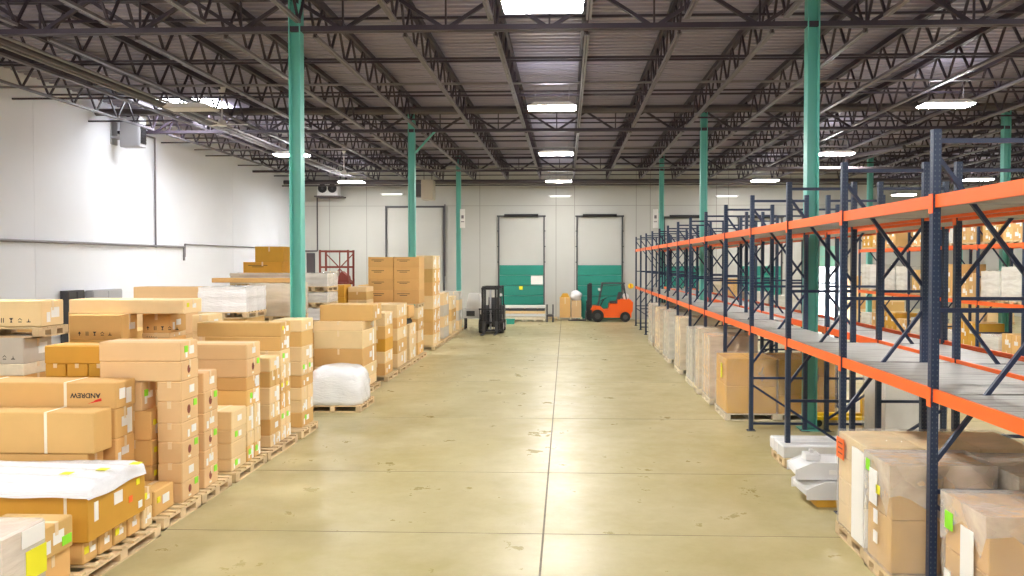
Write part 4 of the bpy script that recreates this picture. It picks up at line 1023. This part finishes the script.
def beam_mesh():
    m = MB(); L = PITCH - .076; h = .125
    # stepped box beam: step on the inner side
    m.prism([(-.02, -h), (.03, -h), (.03, -.04), (.012, -.04), (.012, 0), (-.02, 0)], 'y', .038, .038 + L)
    return m.mesh('beam', 'orange')
BM = beam_mesh()
m = MB(); m.box(-.045, -.038, -.04, .045, -.18, .01); m.box(-.045, .02, -.003, .003, -.18, .01); BRM = m.mesh('beam_connector', 'orange')
def deck_mesh(wd):
    m = MB(); L = PITCH; n = 4
    for k in range(n): m.box(.0, wd, .04 + (L - .08) * k / n + .004, .04 + (L - .08) * (k + 1) / n - .004, -.09, -.06)
    return m.mesh('deck_panel', 'rackdeck')
def rack(x, y0, nfr, lb, mir, levels, dw, doff=0.02, name='pallet_rack', red_rear=True):
    e = empty(name, (x, y0, 0)); tag(e, lb, 'pallet rack', 'pallet rack rows')
    dm = deck_mesh(dw); dn = deck_mesh(RD - .03)
    for k in range(nfr):
        yy = k * PITCH
        fr = link('upright_frame', FRM[mir], e, (0, yy, 0))
        for q in (0, RD): link('post', PM, fr, (q, 0, 0)); link('foot_plate', FM, fr, (q, 0, 0))
    for (z, ks) in levels:
        for k in ks:
            for side in (0, 1):
                b2 = link('beam', BM, e, ((0 if side == 0 else RD), k * PITCH, z))
                if side: b2.rotation_euler.z = PI; b2.location.y = (k + 1) * PITCH; b2.location.z = z - (.10 if dw > RD and z < 3 else 0)
                for s in (0, 1):
                    c = link('beam_connector', BRM, b2, (0, .0 + s * PITCH, 0))
            ya_ = y0 + k * PITCH; wide = dw > RD and not any(ya_ - .2 < yc < ya_ + PITCH + .2 for yc in YG)
            link('deck_panel', dm if wide or dw < RD else dn, e, (doff, k * PITCH, z))
    return e
NB = 13
rack(RX, YF1 - 2 * PITCH, NB + 3, 'long navy pallet rack with two orange beam levels bordering the aisle', 0, [(ZL1, range(NB + 2)), (ZL2, range(NB + 2))], RD + .34)
rack(RX + RD + .41, YF1 - 2 * PITCH, NB + 3, 'second navy pallet rack row standing back to back behind the aisle row', 1, [(ZL1 - .02, range(NB + 2)), (ZL2, range(NB + 2))], RD - .03)
# filler planks in the gap between the two rows
m = MB(); L = 15 * PITCH
for k in range(15):
    m.box(RX + RD + .05, RX + RD + .335, YF1 - 2 * PITCH + k * PITCH + .06, YF1 - 2 * PITCH + (k + 1) * PITCH - .06, ZL1 - .03, ZL1 - .012)
x_, y_ = RX + RD + .2, YF1
RCX = 13.0; ry = YF1 + 4 * PITCH
rack(RCX, ry, 8, 'far pallet rack row with loaded orange shelves at the right edge', 0, [(ZL1, range(7)), (ZL2 - .1, range(7))], RD - .03)
rack(RCX + 8.0, ry, 8, 'farthest pallet rack row beyond the loaded one at right', 0, [(ZL1, range(7)), (ZL2, range(7))], RD - .03)
# goods on the far rack
cnt = 0
where = ['nearest', 'second', 'third', 'fourth', 'fifth', 'sixth', 'seventh']
for k in range(7):
    yy = ry + k * PITCH
    for lvn, z in (('ground level', 0), ('lower shelf', ZL1 - .06), ('upper shelf', ZL2 - .16)):
        for q in range(2):
            if random.random() < .1: continue
            a = yy + .14 + q * 1.16; hh = random.uniform(.75, 1.15) if z < 3 else random.uniform(.5, .95)
            hf = 'near' if q == 0 else 'far'
            ph = '%s side of the %s bay of the far rack, %s' % (hf, where[k], lvn)
            typ = random.choice(['b', 'w', 'b', 'w', 'y'])
            pallet(RCX + .01, RCX + RD - .06, a, a + 1.05, z, 'pallet, ' + ph, group='pallets on the far rack')
            if typ == 'w': wrapped('white wrapped load, ' + ph, RCX + .03, RCX + RD - .08, a + .02, a + 1.03, z + .145, z + .145 + hh, core='white_box', film='film', layers=2, cols=1, pal=False, group='loads on the far rack')
            else:
                n = 2; 
                for r in range(n):
                    for u in (0, 1): carton(RCX + .03, RCX + RD - .08, a + .02 + u * .505, a + .525 + u * .505, z + .145 + hh * r / n, z + .145 + hh * (r + 1) / n, '%s %s box, %s' % (['nearer', 'farther'][u], ['lower', 'upper'][r], ph), 'kraft' if typ == 'b' else 'kraft_dark', 'lab', 'L', 'boxes on the far rack', detail=False)

# ------------------------------------------------------------------ goods under the right rack
T = lambda *a: a
wrapped('tall film wrapped carton stack at the right beside the nearest upright', 3.24, 4.24, 7.93, 8.56, .145, 1.22, cap=.42, core='kraft', film='film_light', layers=2, cols=2, tags=(T('L', .82, .90, .1, .12, 'green_dot', 'sticker'), T('L', .42, .72, .1, .09, 'yellow_dot', 'sticker'), T('L', .6, .72, .2, .36, 'paper', 'shipping_label'), T('L', .5, .45, .1, .14, 'paper', 'packing_slip'), T('L', .5, .25, .1, .12, 'paper', 'packing_slip')), side='L')
e = wrapped('tall pale carton stack with an orange label and white edge boards', 3.27, 5.1, 8.66, 9.56, .145, 1.24, core='kraft_light', film='film_light', layers=4, cols=3, tags=(T('L', .80, .84, .24, .24, 'orange_tag', 'orange_label'),))
m = MB(); m.box(-.965, -.945, -.50, -.14, .02, 1.04); m.box(-.965, -.80, -.51, -.49, .02, 1.04); m.build('edge_board', 'paper', e)
m = MB(); m.box(-.956, -.953, .20, .34, .86, .87); m.box(-.956, -.953, .20, .34, .92, .93); m.box(-.956, -.953, .20, .34, .98, .99); m.build('label_print', 'ink', e)
wrapped('film wrapped carton block at the bottom right corner', 3.52, 4.6, 6.66, 7.42, .145, 1.12, cap=.3, core='kraft', film='film_light', layers=2, cols=2, tags=(T('L', .78, .78, .14, .16, 'green_dot', 'sticker'), T('L', .38, .5, .22, .62, 'paper', 'shipping_label'), T('L', .8, .25, .12, .12, 'paper', 'packing_slip')))
pallet(4.32, 5.6, 7.6, 8.6, 0, 'pallet behind the nearest right upright under a long wrapped load')
stack('the boxes under the long film wrapped load at right', 4.34, 7.65, 8.55, [.92, .53, PT], 1.2, mats=['kraft_dark'], styles=('',), side='L')
wrapped('long low load in shiny film behind the bottom right block', 4.33, 5.9, 7.62, 8.58, .925, 1.19, core='kraft_light', film='film', layers=1, cols=1, pal=False, cap=.8)
# white flat package and foam blocks
xa, ya = atZ(775, 452, 0); 
pallet(RX - .12, RX + 1.15, 12.55, 13.35, 0, 'pallet under the white flat package below the rack', 'wood')
m = MB(); m.box(-.66, .66, -.4, .4, 0, .2); o = m.build('flat_package', 'foam', None, (RX + .52, 12.98, .145), bevel=.02); tag(o, 'white flat wrapped package on a pallet behind the second visible upright', 'package')
m = MB(); m.box(-.665, .665, -.1, -.07, -.001, .203); m.box(-.665, .665, .17, .20, -.001, .203); m.build('strap', 'paper', o)
# foam corner blocks in front of it, on a dark crate
bx_, by_ = RX + .20, 10.85
m = MB(); m.box(-.42, .6, -.3, .3, 0, .1); tag(m.build('dark_base', 'kraft_dark', None, (bx_ - .02, by_, 0)), 'dark low base under the white foam blocks', 'base')
def foamblock(x, y, z, w, d, h, rz, lb):
    m = MB(); m.prism([(-w, 0), (w, 0), (w, h), (-w * .55, h), (-w, h * .5)], 'y', -d, d); o = m.build('foam_block', 'foam', None, (x, y, z), bevel=.02); o.rotation_euler.z = rz; tag(o, lb, 'foam block', 'white foam blocks')
    m = MB(); m.box(-.05, .05, -d - .004, -d, h * .3, h * .6); m.build('label_patch', 'paper', o)
foamblock(bx_ - .06, by_, .125, .52, .32, .2, .03, 'lower white foam block on the dark base beside the orange label stack')
foamblock(bx_ - .18, by_ + .08, .35, .47, .26, .19, -.05, 'upper left white foam block stacked below the rack')
m = MB(); m.box(-.1, .1, -.1, .1, 0, .09); m.box(-.03, .03, -.03, .03, .09, .14); tag(m.build('foam_piece', 'foam', None, (bx_ - .4, by_ + .1, .545), bevel=.008), 'small white foam piece on top of the foam blocks', 'foam piece')
# wrapped loads along the aisle under the rack: [px near corner, px far corner, y top at corner, bottom z, width]
def load_a(lb, X, y0, y1, zt, w, core, film, layers=3, cols=2, tags=()):
    wrapped(lb, X, X + w, y0, y1, .145, zt, core=core, film=film, layers=layers, cols=cols, tags=tags, side='L', group='wrapped loads under the aisle rack', pmat='wood_white')
load_a('large brown wrapped load with yellow label under the rack', 3.30, 16.3, 17.45, 1.27, 1.02, 'kraft_dark', 'film_light', 2, 2, (T('L', .35, .75, .12, .3, 'yellow_dot', 'sticker'),))
load_a('large brown wrapped load further in, right of the yellow labelled one', 4.36, 16.3, 17.45, 1.27, 1.15, 'kraft_dark', 'film_light')
load_a('tall whitish wrapped load behind the yellow labelled brown one', 3.3, 18.1, 19.1, 1.55, 1.05, 'kraft', 'film', 3)
load_a('second whitish wrapped load from the brown one', 3.28, 19.5, 20.1, 1.6, 1.05, 'kraft_light', 'film', 3)
load_a('third whitish wrapped load from the brown one, lumpy', 3.3, 20.6, 21.7, 1.5, 1.05, 'grey_box', 'film', 3)
load_a('fourth wrapped load from the brown one under the rack', 3.32, 22.95, 24.1, 1.62, 1.05, 'kraft_light', 'film', 3)
load_a('fifth wrapped load from the brown one under the rack', 3.32, 25.5, 27.0, 1.64, 1.05, 'grey_box', 'film', 3)
load_a('sixth wrapped load, tan, from the brown one under the rack', 3.32, 28.0, 29.6, 1.6, 1.05, 'kraft_light', 'film', 3)
load_a('seventh wrapped load, farthest under the aisle rack', 3.36, 30.7, 32.2, 1.6, 1.05, 'grey_box', 'film', 3)
# under the back row
load_a('beige crate standing under the second rack row at right', 5.6, 14.0, 15.0, 1.25, 1.05, 'white_box', 'film_light', 1, 1)
# yellow pallet truck
e = empty('pallet_truck', (6.1, 15.98, 0), 0); tag(e, 'yellow pallet truck with raised handle parked under the racks', 'pallet truck')
for s in (-1, 1): m = MB(); m.prism([(-.28 + .3 * (s + 1) - .3, .07), (-.12 + .3 * (s + 1) - .3, .07), (-.12 + .3 * (s + 1) - .3, .13), (-.28 + .3 * (s + 1) - .3, .13)], 'y', 0, 1.0) if False else m.box(-1.25, -.1, s * .2 - .07, s * .2 + .07, .14, .2); m.build('fork', 'yellow', e)
m = MB(); m.box(-.12, .14, -.26, .26, .12, .52); m.build('pump_housing', 'yellow', e, bevel=.02)
m = MB(); m.cyl((.1, 0, .5), (.28, 0, 1.15), .025); m.cyl((.28, -.15, 1.15), (.28, .15, 1.15), .022); m.build('handle', 'black', e)
m = MB(); m.cyl((.08, -.09, .1), (.08, .09, .1), .1, seg=20); m.build('wheel', 'tyre', e)
m = MB(); m.box(-.05, .05, -.265, -.262, .34, .44); m.build('warning_label', 'red', e)
for s in (-1, 1): m = MB(); m.cyl((-1.1, s * .2 - .04, .07), (-1.1, s * .2 + .04, .07), .07, seg=14); m.build('roller', 'tyre', e)
# staging goods beyond the racks near the back wall
for (px0, px1, Y, yt, core, film, lb) in ((700, 722, 41.5, 282, 'kraft_light', 'film', 'pale wrapped load near the back wall, seen through the rack at left'), (724, 742, 41.8, 279, 'kraft_dark', 'film_light', 'yellowish load near the back wall, seen through the rack'), (745, 768, 42.0, 292, 'white_box', 'film', 'low white load before the third green dock door'),
                                    (772, 798, 41.5, 296, 'white_box', 'film', 'low white load between the dock door and near green column'), (800, 815, 42.3, 300, 'grey_box', 'film', 'small grey load beside the bright open dock door')):
    zt = atY(px0, yt, Y)[1]; wrapped(lb, Xat(px0, Y), Xat(px1, Y), Y, Y + 1.1, .145, zt, core=core, film=film, layers=3, cols=2, group='staged loads near the back wall')
for (px0, px1, Y, yt, lb) in ((851, 876, 43, 276, 'brown boxes stack right of the open dock door'), (880, 905, 43, 284, 'second brown stack right of the open dock door'), (965, 985, 42, 280, 'layered carton stack seen through the far rack'), (988, 1015, 42, 284, 'pale carton stack at the far right edge')):
    zt = atY(px0, yt, Y)[1]; n = 4; z = [zt - (zt - PT) * i / n for i in range(n + 1)]
    stack('the ' + lb, Xat(px1, Y), Y, Y + 1.1, z, Xat(px1, Y) - Xat(px0, Y), mats=['kraft', 'kraft_light'], styles=('lab',), detail=False)
    pallet(Xat(px0, Y), Xat(px1, Y), Y, Y + 1.1, 0, 'pallet under the ' + lb, group='pallets near the back wall')

# ------------------------------------------------------------------ world and view
wd = bpy.data.worlds.new('world'); S.world = wd; wd.use_nodes = True
bg = wd.node_tree.nodes['Background']; bg.inputs[0].default_value = (.9, .95, 1, 1); bg.inputs[1].default_value = 10
S.view_settings.view_transform = 'Standard'; S.view_settings.look = 'None'; S.view_settings.gamma = 1
S.view_settings.use_curve_mapping = False; S.view_settings.exposure = 1.9
S.cycles.max_bounces = 8; S.cycles.transparent_max_bounces = 12; S.cycles.diffuse_bounces = 5
S.cycles.sample_clamp_indirect = 8
